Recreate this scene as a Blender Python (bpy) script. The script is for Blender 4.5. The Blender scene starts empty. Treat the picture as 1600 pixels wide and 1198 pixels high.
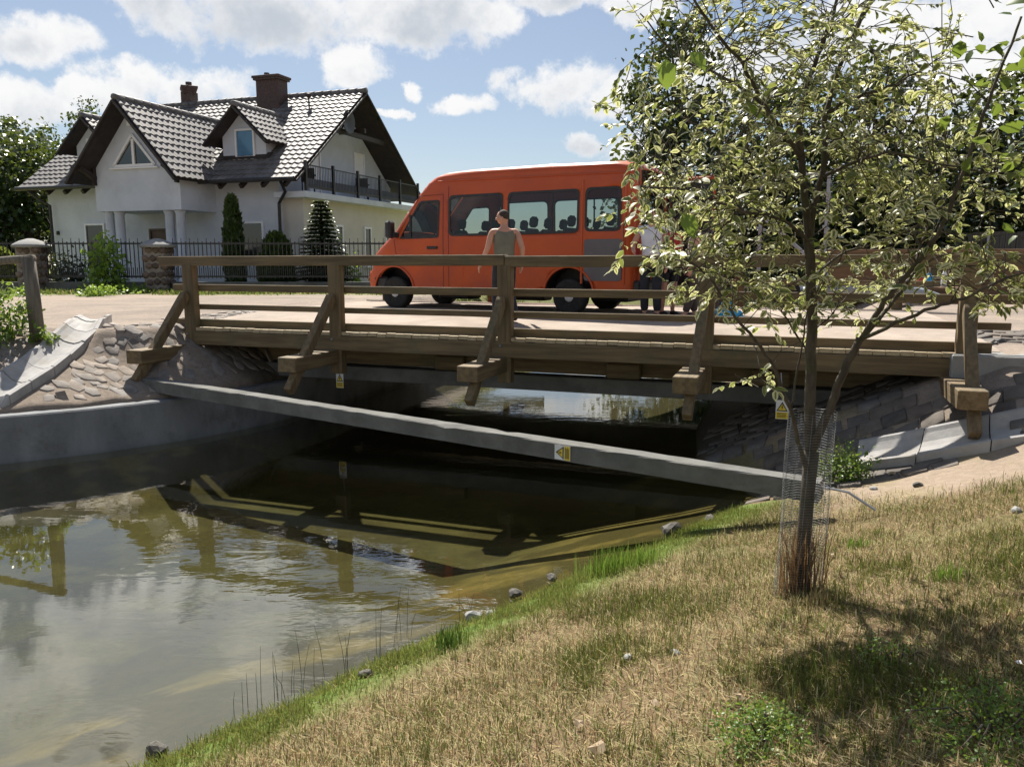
import bpy, bmesh, math, random
import numpy as np
from mathutils import Vector, Matrix
R = math.radians
rng = np.random.default_rng(7)
random.seed(7)
sc = bpy.context.scene
COL = sc.collection

# ------------------------------------------------------------------ camera maths
EYE, F, PITCH = 2.6, 1230.0, R(8.92)
CP, SP = math.cos(PITCH), math.sin(PITCH)
def at(px, py, Y):
    """world point on the ray through pixel px,py (1600x1198) at forward distance Y"""
    k = math.tan(math.atan((py - 599) / F) + PITCH)
    v = k * Y
    return Vector(((px - 800) / F * (Y * CP + v * SP), Y, EYE - v))
def at_z(px, py, z):
    k = math.tan(math.atan((py - 599) / F) + PITCH)
    return at(px, py, (EYE - z) / k)

cd = bpy.data.cameras.new('camera'); cam = bpy.data.objects.new('camera', cd); COL.objects.link(cam)
cam.location = (0, 0, EYE); cam.rotation_euler = (R(90) - PITCH, 0, 0)
cd.sensor_width = 36; cd.lens = 36 * F / 1600; cd.clip_end = 3000; cd.clip_start = .05
sc.camera = cam
sc.view_settings.view_transform = 'Standard'; sc.view_settings.look = 'None'
sc.view_settings.exposure = 0.95; sc.view_settings.gamma = 1

# ------------------------------------------------------------------ materials
class NT:
    def __init__(s, nt): s.nt = nt
    def n(s, typ, **kw):
        nd = s.nt.nodes.new(typ)
        for k, v in kw.items():
            if k.startswith('_'): setattr(nd, k[1:], v)
            else:
                key = int(k[1:]) if (k[0] == 'i' and k[1:].isdigit()) else k.replace('__', ' ')
                if hasattr(v, 'is_output'): s.nt.links.new(v, nd.inputs[key])
                else: nd.inputs[key].default_value = v
        return nd
    def m(s, op, a, b=0.0, c=None, clamp=False):
        nd = s.nt.nodes.new('ShaderNodeMath'); nd.operation = op; nd.use_clamp = clamp
        for i, v in enumerate((a, b, c)):
            if v is None: continue
            if hasattr(v, 'is_output'): s.nt.links.new(v, nd.inputs[i])
            else: nd.inputs[i].default_value = v
        return nd.outputs[0]
    def ss(s, x, lo, hi):
        nd = s.nt.nodes.new('ShaderNodeMapRange'); nd.interpolation_type = 'SMOOTHSTEP'
        s.nt.links.new(x, nd.inputs[0]); nd.inputs[1].default_value = lo; nd.inputs[2].default_value = hi
        return nd.outputs[0]
    def mix(s, f, a, b, mode='MIX'):
        nd = s.nt.nodes.new('ShaderNodeMix'); nd.data_type = 'RGBA'; nd.blend_type = mode
        for key, v in ((0, f), (6, a), (7, b)):
            if hasattr(v, 'is_output'): s.nt.links.new(v, nd.inputs[key])
            else: nd.inputs[key].default_value = v if key == 0 else (*v[:3], 1)
        return nd.outputs[2]
    def link(s, a, b): s.nt.links.new(a, b)

def newmat(name):
    m = bpy.data.materials.new(name); m.use_nodes = True
    m.node_tree.nodes.clear()
    return m, NT(m.node_tree)

def mat(name, c1, c2=None, rough=.7, scale=4., stretch=(1, 1, 1), bump=.0, bscale=None, metal=0., spec=.5, detail=5, coat=0., lo=.3, hi=.7, dirt=None, dscale=.8, attr=None):
    """principled surface whose colour wanders between c1 and c2 with stretched noise, plus optional blotchy dirt"""
    m, t = newmat(name)
    tc = t.n('ShaderNodeTexCoord')
    mp = t.n('ShaderNodeMapping', Vector=tc.outputs['Object'], Scale=stretch)
    nz = t.n('ShaderNodeTexNoise', Vector=mp.outputs[0], Scale=scale, Detail=detail, Roughness=.6)
    col = t.mix(t.ss(nz.outputs[0], lo, hi), c1, c2 or c1)
    if attr:
        at_ = t.n('ShaderNodeAttribute', _attribute_name=attr)
        col = t.mix(1.0, col, at_.outputs[0], 'MULTIPLY')
    if dirt:
        nd = t.n('ShaderNodeTexNoise', Vector=tc.outputs['Object'], Scale=dscale, Detail=6, Roughness=.7)
        col = t.mix(t.m('MULTIPLY', t.ss(nd.outputs[0], .48, .7), .8), col, dirt)
    p = t.n('ShaderNodeBsdfPrincipled', Base__Color=col, Roughness=rough, Metallic=metal)
    p.inputs['Specular IOR Level'].default_value = spec
    p.inputs['Coat Weight'].default_value = coat
    if bump:
        nb = t.n('ShaderNodeTexNoise', Vector=mp.outputs[0], Scale=bscale or scale * 3, Detail=6, Roughness=.65)
        b = t.n('ShaderNodeBump', Strength=bump, Distance=.02, Height=nb.outputs[0]); t.link(b.outputs[0], p.inputs['Normal'])
    o = t.n('ShaderNodeOutputMaterial', Surface=p.outputs[0])
    return m

def leafmat(name, green, green2, cream=None, trans=.45, gloss=.12, rough=.4):
    m, t = newmat(name)
    rnd = t.n('ShaderNodeAttribute', _attribute_name='rnd').outputs['Fac']
    col = t.mix(rnd, green, green2)
    if cream:
        e = t.n('ShaderNodeAttribute', _attribute_name='edge').outputs['Fac']
        r2 = t.n('ShaderNodeAttribute', _attribute_name='rnd2').outputs['Fac']
        thr = t.m('MULTIPLY_ADD', r2, .78, .20)
        f = t.m('GREATER_THAN', e, thr)
        col = t.mix(f, col, cream)
    d = t.n('ShaderNodeBsdfPrincipled', Base__Color=col, Roughness=rough)
    d.inputs['Specular IOR Level'].default_value = gloss * 4
    tr = t.n('ShaderNodeBsdfTranslucent', Color=t.mix(.35, col, (.5, .62, .08)) if not cream else t.mix(.25, col, (.7, .75, .15)))
    mx = t.n('ShaderNodeMixShader', Fac=trans, i1=d.outputs[0], i2=tr.outputs[0])
    t.n('ShaderNodeOutputMaterial', Surface=mx.outputs[0])
    return m

def glassmat(name, tint, ior=1.5, dark=.5):
    m, t = newmat(name)
    fr = t.n('ShaderNodeFresnel', IOR=ior)
    tr = t.n('ShaderNodeBsdfTransparent', Color=(*tint, 1))
    gl = t.n('ShaderNodeBsdfGlossy', Roughness=.02, Color=(1, 1, 1, 1))
    mx = t.n('ShaderNodeMixShader', Fac=fr.outputs[0], i1=tr.outputs[0], i2=gl.outputs[0])
    t.n('ShaderNodeOutputMaterial', Surface=mx.outputs[0])
    return m

WT = ((.23, .165, .085), (.36, .27, .15))
M = {}
def wood(axis):
    key = 'treated_pine_' + axis
    if key not in M:
        st = {'x': (.6, 9, 9), 'y': (9, .6, 9), 'z': (9, 9, .6)}[axis]
        M[key] = mat(key, (.10, .068, .034), (.195, .138, .068), rough=.75, scale=2.2, stretch=st, bump=.25, dirt=(.10, .095, .05), dscale=1.6)
    return M[key]
M['deck'] = mat('deck_plank', (.34, .265, .16), (.46, .375, .245), rough=.7, scale=2.5, stretch=(5, .5, 5), bump=.2)
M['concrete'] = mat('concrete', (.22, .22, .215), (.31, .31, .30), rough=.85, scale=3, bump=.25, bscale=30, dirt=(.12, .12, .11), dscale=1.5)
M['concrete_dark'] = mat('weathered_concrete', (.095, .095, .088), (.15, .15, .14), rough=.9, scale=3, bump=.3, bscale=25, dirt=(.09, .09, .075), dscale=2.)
M['slab'] = mat('pale_concrete_slab', (.29, .285, .28), (.38, .37, .36), rough=.85, scale=5, bump=.2, bscale=40, dirt=(.28, .25, .21), dscale=3.)
M['stone'] = mat('fieldstone', (.165, .142, .122), (.27, .235, .205), rough=.85, scale=6, bump=.4, bscale=20, attr='tint')
M['mortar'] = mat('mortar', (.20, .18, .155), (.28, .25, .22), rough=.95, scale=8, bump=.3)
M['plaster'] = mat('white_plaster', (.55, .59, .66), (.62, .66, .73), rough=.9, scale=1.2, bump=.08, bscale=60, dirt=(.47, .50, .55), dscale=.5)
M['tile'] = mat('glazed_roof_tile', (.10, .095, .093), (.17, .16, .157), rough=.6, scale=2.2, spec=.45, detail=3, bump=.1, bscale=40)
M['darkwood'] = mat('dark_stained_timber', (.018, .013, .011), (.038, .026, .02), rough=.6, scale=5, bump=.15)
M['chimbrick'] = mat('chimney_clinker', (.05, .032, .03), (.10, .06, .052), rough=.7, scale=12, bump=.3)
M['blackmetal'] = mat('black_iron', (.012, .012, .014), (.03, .03, .032), rough=.45, scale=8)
M['winframe'] = mat('white_window_frame', (.78, .78, .8), (.82, .82, .84), rough=.4, scale=3)
M['doorbrown'] = mat('brown_door', (.08, .045, .028), (.12, .07, .04), rough=.5, scale=4)
M['winglass'] = mat('dark_window_glass', (.012, .016, .016), (.02, .028, .026), rough=.05, scale=1, spec=1.)
M['blueglass'] = mat('painted_sky_window_glass', (.05, .17, .30), (.06, .21, .36), rough=.08, scale=1, spec=1.)  # blue of the reflected sky is painted into the pane colour
M['orange'] = mat('orange_paint', (.47, .072, .012), (.54, .085, .015), rough=.38, scale=1.2, spec=.35, coat=.15, dirt=(.38, .06, .03), dscale=.9)
M['panelgrey'] = mat('grey_panel', (.105, .095, .105), (.125, .115, .125), rough=.5, scale=3)
M['blackplastic'] = mat('black_plastic', (.016, .016, .018), (.03, .03, .032), rough=.55, scale=8)
M['rubber'] = mat('tyre_rubber', (.012, .012, .012), (.024, .023, .022), rough=.85, scale=12, bump=.2)
M['alu'] = mat('steel_rim', (.5, .5, .51), (.62, .62, .63), rough=.4, scale=6, metal=.1)
M['seatcloth'] = mat('dark_seat_cloth', (.012, .013, .017), (.03, .03, .036), rough=.9, scale=20)
M['vanin'] = mat('van_interior', (.05, .05, .055), (.09, .09, .095), rough=.8, scale=5)
M['vanglass'] = glassmat('tinted_van_glass', (.56, .63, .62))
M['skin'] = mat('skin', (.50, .25, .17), (.58, .31, .22), rough=.55, scale=9)
M['hair'] = mat('dark_hair', (.03, .02, .015), (.06, .042, .03), rough=.8, scale=30, bump=.3)
M['greyhair'] = mat('grey_hair', (.2, .19, .18), (.3, .28, .27), rough=.8, scale=30, bump=.3)
M['shirt_olive'] = mat('olive_grey_cloth', (.16, .155, .12), (.21, .20, .155), rough=.95, scale=6, bump=.4, bscale=9)
M['shirt_white'] = mat('white_cloth', (.62, .62, .70), (.74, .74, .80), rough=.95, scale=6, bump=.4, bscale=9)
M['shirt_black'] = mat('black_cloth', (.016, .016, .018), (.03, .03, .032), rough=.95, scale=6, bump=.4, bscale=9)
M['shirt_beige'] = mat('beige_cloth', (.42, .36, .27), (.5, .43, .33), rough=.95, scale=6, bump=.4, bscale=9)
M['shirt_red'] = mat('red_cloth', (.32, .03, .03), (.42, .05, .04), rough=.95, scale=6, bump=.4, bscale=9)
M['trouser'] = mat('dark_navy_cloth', (.018, .02, .028), (.034, .036, .046), rough=.95, scale=6, bump=.4, bscale=9)
M['trouser_brown'] = mat('brown_cloth', (.07, .05, .04), (.1, .07, .06), rough=.95, scale=6, bump=.4, bscale=9)
M['shoe'] = mat('dark_shoe', (.02, .018, .016), (.04, .034, .03), rough=.7, scale=8)
M['bark'] = mat('grey_brown_bark', (.045, .036, .026), (.10, .082, .06), rough=.9, scale=9, stretch=(2.5, 2.5, .8), bump=.5, bscale=22, dirt=(.065, .07, .03), dscale=6)
M['barkdark'] = mat('dark_bark', (.03, .024, .018), (.07, .055, .04), rough=.9, scale=4, stretch=(3, 3, .6), bump=.5)
M['greywood'] = mat('weathered_log', (.10, .085, .065), (.20, .175, .14), rough=.9, scale=3, stretch=(8, 8, .7), bump=.5, bscale=6)
M['hutwood'] = mat('brown_hut_boards', (.13, .075, .04), (.21, .125, .065), rough=.8, scale=3, stretch=(.6, 6, 10), bump=.3)
M['greyboard'] = mat('grey_fence_boards', (.06, .055, .05), (.12, .11, .10), rough=.9, scale=3, stretch=(8, 8, .6), bump=.3)
M['galv'] = mat('galvanised_wire', (.16, .165, .17), (.24, .245, .25), rough=.5, scale=30, metal=.3)
M['greypaint'] = mat('grey_painted_steel', (.30, .31, .35), (.38, .39, .42), rough=.45, scale=5, metal=.2)
M['yellow'] = mat('sign_yellow', (.62, .45, .03), (.7, .52, .04), rough=.5, scale=4)
M['white'] = mat('sign_white', (.6, .6, .6), (.7, .7, .7), rough=.5, scale=4)
M['black'] = mat('sign_black', (.012, .012, .012), (.02, .02, .02), rough=.6, scale=4)
M['bluebag'] = mat('blue_fabric', (.01, .25, .52), (.02, .34, .62), rough=.6, scale=8, bump=.3)
M['redbag'] = mat('red_fabric', (.42, .05, .03), (.5, .08, .05), rough=.6, scale=8, bump=.3)
M['whitebag'] = mat('white_plastic', (.7, .7, .72), (.78, .78, .8), rough=.5, scale=8)
M['kayak'] = mat('grey_kayak_hull', (.25, .28, .31), (.34, .37, .4), rough=.3, scale=3)
M['deadleaf'] = mat('dry_leaf', (.22, .155, .09), (.32, .25, .16), rough=.8, scale=30)
M['darkstone'] = mat('wet_dark_stone', (.04, .036, .03), (.10, .09, .07), rough=.7, scale=8, bump=.4)
M['leaf_var'] = leafmat('variegated_leaf', (.045, .075, .02), (.10, .135, .04), cream=(.58, .56, .34), trans=.44, gloss=.14, rough=.42)
M['leaf_green'] = leafmat('plain_green_leaf', (.035, .075, .018), (.08, .14, .03), trans=.4)
M['leaf_bright'] = leafmat('bright_shrub_leaf', (.12, .22, .03), (.2, .32, .05), trans=.45)
M['leaf_forest'] = leafmat('forest_leaf', (.013, .032, .009), (.032, .06, .014), trans=.18)
M['leaf_dark'] = leafmat('dark_evergreen_needle', (.010, .022, .010), (.024, .044, .018), trans=.15)
M['leaf_spruce'] = leafmat('blue_green_needle', (.022, .045, .026), (.05, .085, .045), trans=.2)
M['leaf_thuja'] = leafmat('thuja_scale_leaf', (.02, .045, .012), (.045, .08, .02), trans=.2)
M['leaf_yellow'] = leafmat('yellow_green_conifer', (.12, .15, .03), (.2, .22, .05), trans=.3)
M['weed'] = leafmat('weed_leaf', (.07, .14, .02), (.14, .22, .04), trans=.4)
M['reed'] = mat('dark_reed', (.03, .04, .03), (.06, .075, .05), rough=.8)

# ------------------------------------------------------------------ object helpers
def link(name, me, m=None, parent=None, smooth=False):
    o = bpy.data.objects.new(name, me); COL.objects.link(o)
    if m is not None: me.materials.append(m)
    if parent is not None: o.parent = parent
    if smooth: me.shade_smooth()
    return o
def tag(o, label=None, cat=None, group=None, kind=None):
    if label: o['label'] = label
    if cat: o['category'] = cat
    if group: o['group'] = group
    if kind: o['kind'] = kind
    return o
def empty(name, loc, rz=0, label=None, cat=None, group=None):
    o = bpy.data.objects.new(name, None); COL.objects.link(o); o.location = loc; o.rotation_euler.z = rz
    o.empty_display_size = .2
    return tag(o, label, cat, group)
def copy_tree(o, parent=None):
    kids = [c for c in COL.objects if c.parent == o]
    c = o.copy(); COL.objects.link(c); c.parent = parent
    for k in kids: copy_tree(k, c)
    return c

class MB:
    """collects shapes and links them as ONE mesh"""
    def __init__(s): s.bm = bmesh.new()
    def box(s, c, d, rot=None, bev=0., jit=0.):
        mtx = Matrix.Translation(c) @ (rot.to_4x4() if rot else Matrix()) @ Matrix.Diagonal((*d, 1))
        r = bmesh.ops.create_cube(s.bm, size=1, matrix=mtx)
        if bev:
            es = list({e for v in r['verts'] for e in v.link_edges})
            bmesh.ops.bevel(s.bm, geom=es, offset=bev, segments=1, affect='EDGES')
        return s
    def beam(s, a, b, w, h, up=Vector((0, 0, 1)), bev=0.):
        a, b = Vector(a), Vector(b); x = (b - a).normalized()
        y = up.cross(x).normalized(); z = x.cross(y)
        rot = Matrix((x, y, z)).transposed()
        return s.box((a + b) / 2, ((b - a).length, w, h), rot, bev)
    def tube(s, pts, rad, n=8, cap=True, closed=False):
        pts = [Vector(p) for p in pts]
        if not hasattr(rad, '__len__'): rad = [rad] * len(pts)
        rings = []; pr = None
        for i, p in enumerate(pts):
            a = pts[max(i - 1, 0)]; b = pts[min(i + 1, len(pts) - 1)]
            if closed: a = pts[i - 1]; b = pts[(i + 1) % len(pts)]
            d = (b - a).normalized()
            if pr is None:
                pr = d.orthogonal().normalized()
            pr = (pr - d * pr.dot(d)).normalized(); q = d.cross(pr)
            rings.append([s.bm.verts.new(p + rad[i] * (math.cos(2 * math.pi * k / n) * pr + math.sin(2 * math.pi * k / n) * q)) for k in range(n)])
        m = len(rings)
        for i in range(m if closed else m - 1):
            A, B = rings[i], rings[(i + 1) % m]
            for k in range(n):
                s.bm.faces.new((A[k], A[(k + 1) % n], B[(k + 1) % n], B[k]))
        if cap and not closed and n > 2:
            s.bm.faces.new(rings[0][::-1]); s.bm.faces.new(rings[-1])
        return s
    def lathe(s, prof, c=(0, 0, 0), n=24, axis='z'):
        c = Vector(c); rings = []
        for r, h in prof:
            ring = []
            for k in range(n):
                a = 2 * math.pi * k / n
                p = (r * math.cos(a), r * math.sin(a), h) if axis == 'z' else ((r * math.cos(a), h, r * math.sin(a)) if axis == 'y' else (h, r * math.cos(a), r * math.sin(a)))
                ring.append(s.bm.verts.new(c + Vector(p)))
            rings.append(ring)
        for A, B in zip(rings, rings[1:]):
            for k in range(n): s.bm.faces.new((A[k], A[(k + 1) % n], B[(k + 1) % n], B[k]))
        s.bm.faces.new(rings[0]); s.bm.faces.new(rings[-1])
        return s
    def poly(s, pts): s.bm.faces.new([s.bm.verts.new(p) for p in pts]); return s
    def prism(s, pts, ext):
        """polygon pts (3d) extruded along vector ext"""
        ext = Vector(ext); A = [s.bm.verts.new(p) for p in pts]; B = [s.bm.verts.new(Vector(p) + ext) for p in pts]
        s.bm.faces.new(A[::-1]); s.bm.faces.new(B); n = len(A)
        for i in range(n): s.bm.faces.new((A[i], A[(i + 1) % n], B[(i + 1) % n], B[i]))
        return s
    def blob(s, c, r, sub=2, noise=.2, seed=0):
        res = bmesh.ops.create_icosphere(s.bm, subdivisions=sub, radius=1, matrix=Matrix())
        rr = random.Random(seed); ph = [rr.uniform(0, 6) for _ in range(6)]
        for v in res['verts']:
            p = v.co.copy()
            k = 1 + noise * (math.sin(2.3 * p.x + ph[0]) * math.sin(2.9 * p.y + ph[1]) + .6 * math.sin(4.1 * p.z + ph[2]) * math.sin(3.3 * p.x + ph[3]))
            v.co = Vector(c) + Vector((p.x * r[0], p.y * r[1], p.z * r[2])) * k
        return s
    def build(s, name, m=None, parent=None, smooth=False):
        bmesh.ops.recalc_face_normals(s.bm, faces=s.bm.faces)
        me = bpy.data.meshes.new(name); s.bm.to_mesh(me); s.bm.free()
        return link(name, me, m, parent, smooth)

def np_mesh(name, V, faces_flat, sizes, m, parent=None, attrs=None, smooth=False):
    me = bpy.data.meshes.new(name)
    V = np.ascontiguousarray(V, dtype=np.float32)
    me.vertices.add(len(V)); me.vertices.foreach_set('co', V.ravel())
    ff = np.ascontiguousarray(faces_flat, dtype=np.int32).ravel()
    sizes = np.ascontiguousarray(sizes, dtype=np.int32)
    me.loops.add(len(ff)); me.loops.foreach_set('vertex_index', ff)
    me.polygons.add(len(sizes))
    me.polygons.foreach_set('loop_start', np.concatenate(([0], np.cumsum(sizes)[:-1])).astype(np.int32))
    me.polygons.foreach_set('loop_total', sizes)
    me.update(calc_edges=True)
    for k, v in (attrs or {}).items():
        if v.ndim == 1:
            a = me.attributes.new(k, 'FLOAT', 'POINT'); a.data.foreach_set('value', v.astype(np.float32))
        else:
            a = me.attributes.new(k, 'FLOAT_COLOR', 'POINT')
            c = np.ones((len(v), 4), np.float32); c[:, :3] = v; a.data.foreach_set('color', c.ravel())
    me.validate()
    return link(name, me, m, parent, smooth)

def unit(v): return v / np.maximum(np.linalg.norm(v, axis=-1, keepdims=True), 1e-9)
LT = np.array([(0, 0, 0), (.3, 0, -.01), (.7, 0, -.05), (1, 0, -.16), (.3, .27, .05), (.7, .22, .0), (.3, -.27, .05), (.7, -.22, .0)], float)
LFACE = [(0, 1, 4), (1, 2, 5, 4), (2, 3, 5), (0, 6, 1), (1, 6, 7, 2), (2, 7, 3)]
LEDGE = np.array([.75, 0, 0, 1, 1, 1, 1, 1], float)
def leaves(name, P, D, N, S, m, parent=None, wide=1., rnd=None, simple=False):
    """one mesh of many leaves: base points P, axis D, face normal N, length S"""
    n = len(P); D = unit(D); B = unit(np.cross(N, D)); Nn = np.cross(D, B)
    if simple:
        T = np.array([(0, 0, 0), (.5, .3, .03), (1, 0, -.1), (.5, -.3, .03)], float); Fc = [(0, 3, 2, 1)]; E = np.array([0, .8, 1, .8])
    else: T, Fc, E = LT, LFACE, LEDGE
    curl = rng.uniform(.4, 1.8, n)
    V = P[:, None, :] + S[:, None, None] * (T[None, :, 0, None] * D[:, None, :] + wide * T[None, :, 1, None] * B[:, None, :] + (T[None, :, 2] * curl[:, None])[..., None] * Nn[:, None, :])
    k = len(T); base = np.arange(n)[:, None] * k
    flat = np.concatenate([np.array(f) for f in Fc]); sz = np.array([len(f) for f in Fc])
    ff = (base + flat[None, :]).ravel(); sizes = np.tile(sz, n)
    r1 = rng.random(n) if rnd is None else rnd
    return np_mesh(name, V.reshape(-1, 3), ff, sizes, m, parent,
                   {'rnd': np.repeat(r1, k), 'rnd2': np.repeat(rng.random(n), k), 'edge': np.tile(E, n)})
def rdir(n): return unit(rng.normal(size=(n, 3)))

def vnoise(x, y, scale, seed=0):
    """smooth value noise 0..1"""
    g = np.random.default_rng(seed).random((256, 256))
    x = np.asarray(x) * scale + 1000.3; y = np.asarray(y) * scale + 1000.7
    xi = np.floor(x).astype(int); yi = np.floor(y).astype(int); fx = x - xi; fy = y - yi
    fx = fx * fx * (3 - 2 * fx); fy = fy * fy * (3 - 2 * fy)
    a = g[xi % 256, yi % 256]; b = g[(xi + 1) % 256, yi % 256]; c = g[xi % 256, (yi + 1) % 256]; d = g[(xi + 1) % 256, (yi + 1) % 256]
    return (a * (1 - fx) + b * fx) * (1 - fy) + (c * (1 - fx) + d * fx) * fy
def fbm(x, y, s, seed=0): return (vnoise(x, y, s, seed) * .55 + vnoise(x, y, s * 2.1, seed + 1) * .3 + vnoise(x, y, s * 4.3, seed + 2) * .15)
def sst(x, a, b):
    t = np.clip((np.asarray(x, float) - a) / (b - a), 0, 1); return t * t * (3 - 2 * t)

# ------------------------------------------------------------------ terrain
BX, BY = -5.6, 12.7                      # bridge origin: left end of the near parapet
UX, UY = .9430, -.3328                   # along the parapet (left to right); away = (-UY, UX)
BANG = math.atan2(UY, UX)
def tm(x, y):
    dx, dy = np.asarray(x) - BX, np.asarray(y) - BY
    return dx * UX + dy * UY, -dx * UY + dy * UX
WALL = [(-40., 9.2), (-16., 8.7), (-11., 8.9), (-8.6, 9.2), (-6.9, 9.75), (-5.9, 10.3), (-5.1, 10.95), (-4.4, 11.7), (-3.85, 12.6), (-3.45, 13.7), (-1.2, 20.1), (3.5, 33.4)]
def wall_dist(x, y):
    x = np.asarray(x, float); y = np.asarray(y, float)
    best = np.full(x.shape, 1e9); sgn = np.zeros(x.shape)
    for (ax, ay), (bx, by) in zip(WALL, WALL[1:]):
        ex, ey = bx - ax, by - ay; L2 = ex * ex + ey * ey
        t = np.clip(((x - ax) * ex + (y - ay) * ey) / L2, 0, 1)
        dx, dy = x - (ax + t * ex), y - (ay + t * ey); d = np.hypot(dx, dy)
        cr = ex * (y - ay) - ey * (x - ax)
        up = d < best - 1e-9
        best = np.where(up, d, best); sgn = np.where(up, np.sign(cr), sgn)
    return best * sgn                    # positive on the land side
def smax(a, b, k=.12):
    h = np.clip(.5 + .5 * (a - b) / k, 0, 1); return b * (1 - h) + a * h + k * h * (1 - h)
def terrain(x, y):
    x = np.asarray(x, float); y = np.asarray(y, float)
    t, m = tm(x, y)
    d = (x - y + 5.68 + .18 * (vnoise(x, y, .9, 3) - .5)) / 1.414
    bank = np.where(d > 0, np.minimum(.25 * d + .05 * sst(d, 0, .25), .62 + .14 * d), np.maximum(.32 * d, -.62))
    s_ = np.maximum(0, -m); emb = 1.55 - .55 * np.minimum(s_, 1.2) - .24 * np.maximum(s_ - 1.2, 0) - .46 * np.maximum(0, 11.8 - t)
    emb = np.minimum(emb, 1.66) + np.where(m > 0, .1 * sst(m, 0, 2.5), 0)
    right = smax(bank, emb, .25)
    w = wall_dist(x, y)
    right = np.where(w < .14, np.maximum(right, np.minimum(right * 0 - .07 + .45 * np.minimum(w, 0), 0)), right)
    rise = .43 + .35 * sst(m, -1.2, -.1) * (t > -.6)
    left = np.where(w > .14, np.minimum(.58 + rise * np.maximum(w, 0), 1.55 + .1 * sst(m, 0, 3)), -9)
    zz = np.where(w > .14, left, right)
    # everything past the river's upstream end and far away is level land
    far = sst(m, 15., 19.)
    zz = zz * (1 - far) + 1.62 * far
    rr = sst(t, 12.4, 15.5) * sst(m, -3.0, -.4)
    zz = zz * (1 - rr) + np.maximum(zz, 1.6) * rr
    zz = zz + (fbm(x, y, 1.1, 11) - .5) * .07 * sst(zz, 0.05, .4) * np.where((w > 0) & (w < 3), .45, 1) * np.where(m > -.5, .4, 1)
    return zz
def tz(x, y): return float(terrain(np.array([x]), np.array([y]))[0])

def on_ground(px, py, zmin=-9):
    k = math.tan(math.atan((py - 599) / F) + PITCH); Y = np.arange(1.5, 40, .01)
    X = (px - 800) / F * (Y * CP + k * Y * SP); below = (EYE - k * Y) < np.maximum(terrain(X, Y), zmin)
    i = int(np.argmax(below)) if below.any() else len(Y) - 1
    return Vector((X[i], Y[i], float(max(terrain(X[i:i + 1], Y[i:i + 1])[0], zmin))))
def axis(lo, hi, step, far_lo, far_hi):
    mid = np.arange(lo, hi + step / 2, step); g = 1.28
    r = []; s = step; p = hi
    while p < far_hi: s *= g; p += s; r.append(p)
    l = []; s = step; p = lo
    while p > far_lo: s *= g; p -= s; l.append(p)
    return np.array(l[::-1] + list(mid) + r)
xs = axis(-10.5, 7.5, .085, -1500, 1500); ys = axis(-1.0, 21.0, .085, -300, 2500)
GX, GY = np.meshgrid(xs, ys, indexing='xy')
GZ = terrain(GX, GY)
t_, m_ = tm(GX, GY); w_ = wall_dist(GX, GY)
d_ = (GX - GY + 5.68) / 1.414
n1 = fbm(GX, GY, .8, 21); n2 = fbm(GX, GY, 2.6, 31); n3 = fbm(GX, GY, 6., 41)
c = np.zeros(GX.shape + (3,)) + np.array((.17, .122, .07))
def lay(mask, col):
    global c
    mk = np.clip(mask, 0, 1)[..., None]; c = c * (1 - mk) + np.array(col) * mk
lay(sst(n2, .45, .62) * .6, (.13, .11, .05))
lay(sst(n1, .56, .68) * .4, (.12, .13, .045))
lay(sst(d_, .75, .15) * (d_ > -.3) * (w_ < 0) * sst(GY, 11, 9.5) * (m_ < -1.9), (.10, .17, .03))                       # green waterside strip
bare = sst(GX, 2.6, 3.6) * sst(GY, 6.4, 7.1) * (w_ < 0)
lay(bare, (.29, .23, .175)); lay(bare * sst(n2, .52, .66) * .5, (.24, .20, .11))
sand = (.30, .245, .20)
road = np.maximum((w_ > 0) * sst(GZ, 1.3, 1.5), sst(t_, 10.2, 11.2) * sst(m_, -1.2, -.2))
lay((w_ > 0) * 1., (.25, .205, .165)); lay(road, sand); lay(road * sst(n1, .45, .65) * .6, (.235, .195, .165))
lay(road * sst(n3, .55, .72) * .4, (.19, .165, .14)); lay(road * sst(fbm(GX * .25, GY * 1.6, 1.1, 91), .55, .66) * .5, (.17, .145, .125))
verge = sst(GY + (n1 - .5) * 1.6, 21.3, 22.3)
lay(verge, (.16, .17, .06)); lay(sst(GY, 24.0, 24.6) * sst(GX, 5, 2), (.20, .21, .085))
wet = (GZ < .02) & (w_ < .0)
bed = sst(GZ, .06, -.02) * (w_ < 0)
lay(bed, (.150, .122, .045)); lay(bed * sst(GZ, -.22, .0) * sst(w_, -1.5, -2.5) * .85, (.075, .06, .025)); lay(bed * sst(w_, -2.2, -.6) * (m_ < -.3) * .9, (.21, .165, .06)); lay(bed * sst(GZ, -.25, -.6), (.072, .068, .026)); lay(bed * sst(fbm(GX, GY, 1.3, 58), .5, .6) * .35, (.03, .034, .012)); lay(bed * sst(fbm(GX * .8, GY * 1.3, 1.9, 51), .46, .53) * .85, (.042, .038, .014)); lay(bed * sst(fbm(GX, GY, 5., 53), .55, .62) * .5, (.06, .052, .02)); lay(bed * sst(m_, -.6, .8), (.04, .036, .02))  # final layer paints the deck's shade into the bed, from the rail upstream
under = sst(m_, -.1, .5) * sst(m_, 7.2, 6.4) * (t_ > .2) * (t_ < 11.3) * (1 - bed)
lay(under, (.105, .09, .072))  # soil below the deck painted darker to stand for its shade

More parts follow.
